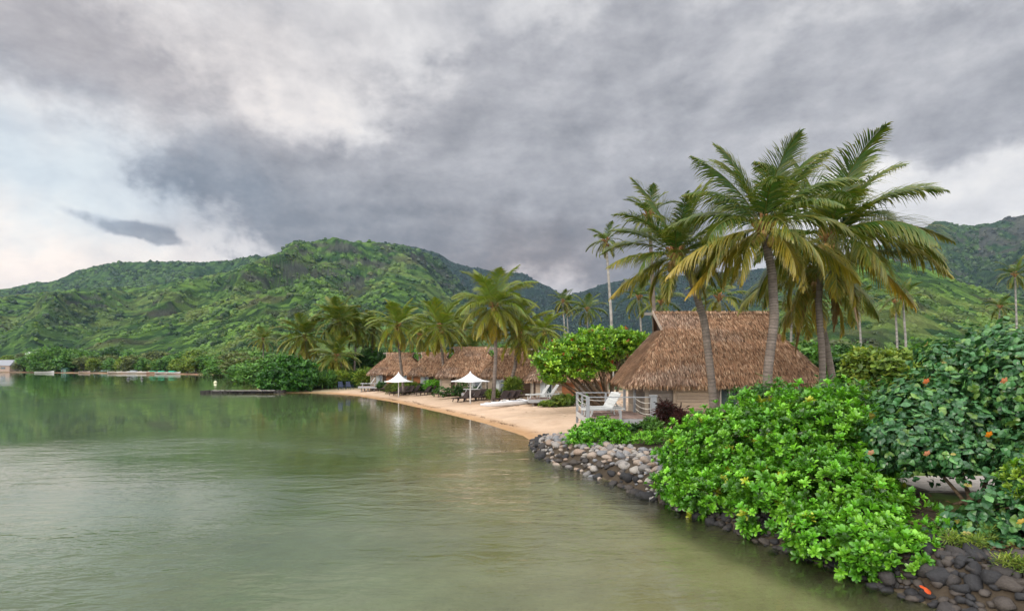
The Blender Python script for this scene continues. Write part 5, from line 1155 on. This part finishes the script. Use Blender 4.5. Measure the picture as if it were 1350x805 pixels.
sl = np.concatenate([[0], np.cumsum(np.linalg.norm(np.diff(pl, axis=0), axis=1))]); tt = rg.random(n) * sl[-1]
keep = vn(tt * .9, tt * 0, 4) > .38; tt = tt[keep]; n = len(tt)
X = np.interp(tt, sl, pl[:, 0]) + .10 * rg.normal(size=n) + .15 * np.sin(tt * .8); Yv = np.interp(tt, sl, pl[:, 1]) + .12 * rg.normal(size=n)
P = np.stack([X, Yv, ground_h(X, Yv) + .012], -1); f = unit(n); f[:, 2] *= .15
sw.inst(T_strap[0], T_strap[1], T_strap[2], frames(f, np.tile([0, 0, 1.0], (n, 1))), .10 + .22 * rg.random(n), P, pal(n, [(.06, .035, .02), (.12, .07, .04)], (1, 1)))
tag(sw.build('seaweed_line', M_leaf), 'dark broken line of dried seaweed along the sand', None, None, 'stuff')
# grass tufts and leaf litter in front of the bungalow
gr = MB(); n = 5200; X = 3.6 + 4.2 * rg.random(n); Yv = 16.2 + 8.0 * rg.random(n); d = shore_sd(X, Yv); ok = (d > 2.2) & (fbm(X * .8, Yv * .8, 3, 21) > .42); X, Yv = X[ok], Yv[ok]; n = len(X)
f = unit(n) * .5 + (0, 0, 1.0); gr.inst(T_strap[0], T_strap[1], T_strap[2], frames(f, unit(n)), .08 + .07 * rg.random(n), np.stack([X, Yv, ground_h(X, Yv) - .005], -1), pal(n, [(.10, .20, .03), (.17, .24, .05), (.20, .17, .08)], (3, 2, 1)))
tag(gr.build('grass', M_leaf), 'short grass behind the stone wall', None, None, 'stuff')
lt = MB(); n = 2600; s_ = rg.random(n) * s0_apron; PP = np.array([(lambda pn: pn[0] + pn[1] * (.5 + 2.6 * rg.random() ** .8))(path(a_)) for a_ in s_]); X, Yv = PP[:, 0], PP[:, 1]
f = unit(n); f[:, 2] = abs(f[:, 2]) * .25; lt.inst(T_small[0], T_small[1], T_small[2], frames(f, unit(n) * .3 + (0, 0, 1)), .04 + .07 * rg.random(n), np.stack([X, Yv, ground_h(X, Yv) + .02 + .03 * rg.random(n)], -1), pal(n, [(.16, .10, .05), (.09, .06, .035), (.26, .17, .08), (.05, .09, .02), (.35, .14, .04)], (5, 5, 2, 3, .4)))
tag(lt.build('leaf_litter', M_leaf), 'dry fallen leaves scattered over the near bank', None, None, 'stuff')
for k, (px, Y, w, h, lb) in enumerate([(1262, 8.7, .35, .28, 'grassy yellow-green tuft growing between the big boulders'), (1238, 9.3, .6, .3, 'low green sprig patch on the dark bank left of the hibiscus'), (1290, 9.0, .5, .3, 'small weed at the foot of the hibiscus'), (1205, 8.9, .45, .25, 'bright hanging sprig just right of the big hedge tip'), (1335, 7.9, .4, .22, 'little weed on the rocks at the right edge')]):
    small_plant('bank_weed', px, Y, w, h, G_BRIGHT if k % 2 else G_YEL, lb, .11, 60, T_nau if k % 2 else T_strap, 6, 'plant')
lt = MB(); n = 2600; X = -20 + 32 * rg.random(n); Yv = 26 + 50 * rg.random(n); d = shore_sd(X, Yv); ok = (d > 3.0 + 3 * rg.random(n)) & (d < 22); X, Yv = X[ok], Yv[ok]; n = len(X)
f = unit(n); f[:, 2] = abs(f[:, 2]) * .2; lt.inst(T_small[0], T_small[1], T_small[2], frames(f, unit(n) * .2 + (0, 0, 1)), .06 + .12 * rg.random(n), np.stack([X, Yv, ground_h(X, Yv) + .012], -1), pal(n, [(.20, .12, .06), (.12, .08, .045), (.30, .20, .10)], (5, 4, 2)))
tag(lt.build('beach_litter', M_leaf), 'scattered dry leaf scraps on the upper sand', None, None, 'stuff')
# ------------------------------------------------------------------ far shore: sheds, boats, buoys
def shed(px, Y, w, d, h, rh, wallc, roofc, label, base=None):
    b = on(px, 0, Y); e = empty('shed', (b.x, b.y, b.z), label, 'shed', 'sheds on the far shore')
    MB().box((0, 0, h / 2), (w, d, h), None, wallc).build('wall', M_paint, e)
    r = MB(); x, y = w / 2 + .4, d / 2 + .4; r.add([(-x, -y, h), (x, -y, h), (x, y, h), (-x, y, h), (-x, 0, h + rh), (x, 0, h + rh)], f4=[(0, 1, 5, 4), (2, 3, 4, 5), (0, 3, 2, 1)], f3=[(1, 2, 5), (3, 0, 4)], col=roofc); r.build('roof', M_paint, e)
    MB().box((-w * .15, -d / 2 - .03, h * .4), (w * .2, .08, h * .8), None, (.08, .07, .06)).build('door', M_paint, e); MB().box((w * .22, -d / 2 - .03, h * .6), (w * .2, .08, h * .3), None, (.06, .07, .08)).build('window', M_glass, e)
shed(4, 341, 14, 7, 3.6, 3.4, (.30, .22, .17), (.22, .23, .25), 'grey-roofed boathouse at the water on the left edge'); shed(50, 395, 12, 6, 9.5, 1.5, (.45, .45, .42), (.60, .62, .60), 'white-roofed house half hidden above the left trees')
shed(133, 312, 5.5, 4, 3.6, 1.3, (.30, .42, .36), (.35, .48, .42), 'pale turquoise house among the far shore trees'); shed(86, 312, 2.6, 2.4, 1.7, .5, (.08, .20, .14), (.09, .22, .16), 'small green hut at the foot of the big shore trees')
def boat(px, py, L, w, col, label, Y=None, tarp=None, rz=0.0, z=None):
    b = on(px, 0, Y) if Y else gp(px, py, 0.02); 
    if z is not None: b.z = z
    e = empty('boat', b, label, 'boat', 'boats along the far shore', rz); n, m = 15, 7; t = np.linspace(-1, 1, n); th = np.linspace(0, math.pi, m)
    wd = w / 2 * (1 - np.clip(t, 0, 1) ** 2.2 - .12 * np.clip(-t, 0, 1) ** 3) + .02; sheer = .10 * L * .5 * t.clip(0) ** 2
    v = np.stack([np.repeat(t[:, None] * L / 2, m, 1), wd[:, None] * np.cos(th), (w * .32 + sheer)[:, None] * (1 - np.sin(th) ** .8 * 1.15)], -1).reshape(-1, 3)
    i = np.arange(n - 1)[:, None] * m; j = np.arange(m - 1)[None]; h = MB().add(v, f4=np.stack([i + j, i + j + 1, i + m + j + 1, i + m + j], -1).reshape(-1, 4), col=col); h.build('hull', M_paint, e, True)
    top = np.stack([t * L / 2, wd, w * .30 + sheer], -1); bot = top * (1, -1, 1); MB().add(np.vstack([top, bot]), f4=[(k, k + 1, n + k + 1, n + k) for k in range(n - 1)], col=np.array(tarp or [c_ * .7 for c_ in col])).build('deck', M_paint, e)
    if tarp: MB().box((-L * .08, 0, w * .30 + .35), (L * .4, w * .8, .5), None, tarp).build('tarpaulin', M_cloth, e)
boat(59, 491.6, 9.0, 2.4, (.62, .60, .56), 'white boat moored by the big shore trees at left', rz=.1)
for k, (px, L, c, tp, lb) in enumerate([(112, 8, (.38, .32, .27), None, 'low brown-grey boat on the sand near the turquoise house'), (152, 9, (.55, .50, .45), None, 'leftmost white boat pulled up in the row on the sand'), (163, 8, (.66, .64, .6), None, 'second white boat in the row on the sand'), (178, 9, (.62, .62, .62), (.30, .34, .36), 'white boat under a grey cover'),
        (190, 8, (.70, .68, .64), None, 'open white boat between the grey and green covers'), (203, 8, (.50, .30, .22), (.04, .30, .18), 'red-sided boat beneath a green tarpaulin'), (215, 9, (.66, .66, .62), (.03, .34, .20), 'white boat with a bright green tarpaulin'), (229, 9, (.60, .60, .58), (.03, .36, .22), 'rightmost boat with a bright green tarpaulin')]):
    L *= .72; Yb = 2550 / (np.interp(px, [100, 150, 200, 255], [491.6, 492.2, 492.6, 493.6]) - 483) + 3.5; b = on(px, 0, Yb); boat(px, 0, L, 2.4, c, lb, Y=Yb, tarp=tp, rz=.15 * rg.normal(), z=max(.12, b.z))
e2 = on(328, 0, 176); boat(328, 0, 6.0, 1.8, (.60, .60, .58), 'white boat with a yellow cover on rocks left of the mangrove', Y=176, tarp=(.60, .42, .03), rz=.1, z=.9)
rk = MB()
for k in range(24): rk.box((e2.x + 4 * rg.normal() * .5, e2.y + 1 * rg.normal(), .3), (.9, .9, 1.0 * rg.random() + .5), Matrix.Rotation(rg.random(), 3, 'Z'), (.05, .045, .04))
o = rk.build('rock_pile', M_rock); tag(o, 'dark pile of rocks under the boat with the yellow cover', 'rocks')
def buoy(px, py, r, col, lb):
    q = gp(px, py, 0); e = empty('buoy', q, lb, 'buoy', 'buoys on the lagoon'); th = np.linspace(0, math.pi, 9)
    MB().lathe(np.stack([r * np.sin(th), -r * np.cos(th) + r * .5], -1), (0, 0, 0), 12, col).build('float', M_paint, e, True); MB().tube([(0, 0, r * 1.3), (0, 0, r * 1.6), (0, 0, r * 2.1)], r * .15, 6, (.3, .3, .3)).build('mooring_ring', M_paint, e)
buoy(284, 505, .33, (.70, .68, .45), 'pale yellow mooring buoy near the stone jetty'); buoy(187, 500, .35, (.10, .10, .09), 'right dark buoy far out in front of the boats'); buoy(169, 500, .35, (.08, .08, .08), 'left dark buoy far out in front of the boats')
# fence post / chimney behind the leftmost roof
# ------------------------------------------------------------------ air
hz = MB().box((0, 1500, 600), (9000, 5400, 1300)); mh = bpy.data.materials.new('haze_air'); mh.use_nodes = True; mh.node_tree.nodes.clear(); g = NG(mh.node_tree)
hz.v = []; hz.f4 = []; hz.c = []; hz.n = 0; hz.box((0, 1700, 292), (9000, 4400, 600))
out = g.node('ShaderNodeOutputMaterial'); pv = g.node('ShaderNodeVolumePrincipled'); pv.inputs['Color'].default_value = (.50, .72, 1.0, 1); pv.inputs['Density'].default_value = HAZE_D; pv.inputs['Anisotropy'].default_value = 0.2
mh.node_tree.links.new(pv.outputs[0], out.inputs['Volume'])
if USE_HAZE: tag(hz.build('haze', mh), 'thin blue evening air over the bay', None, None, 'stuff')
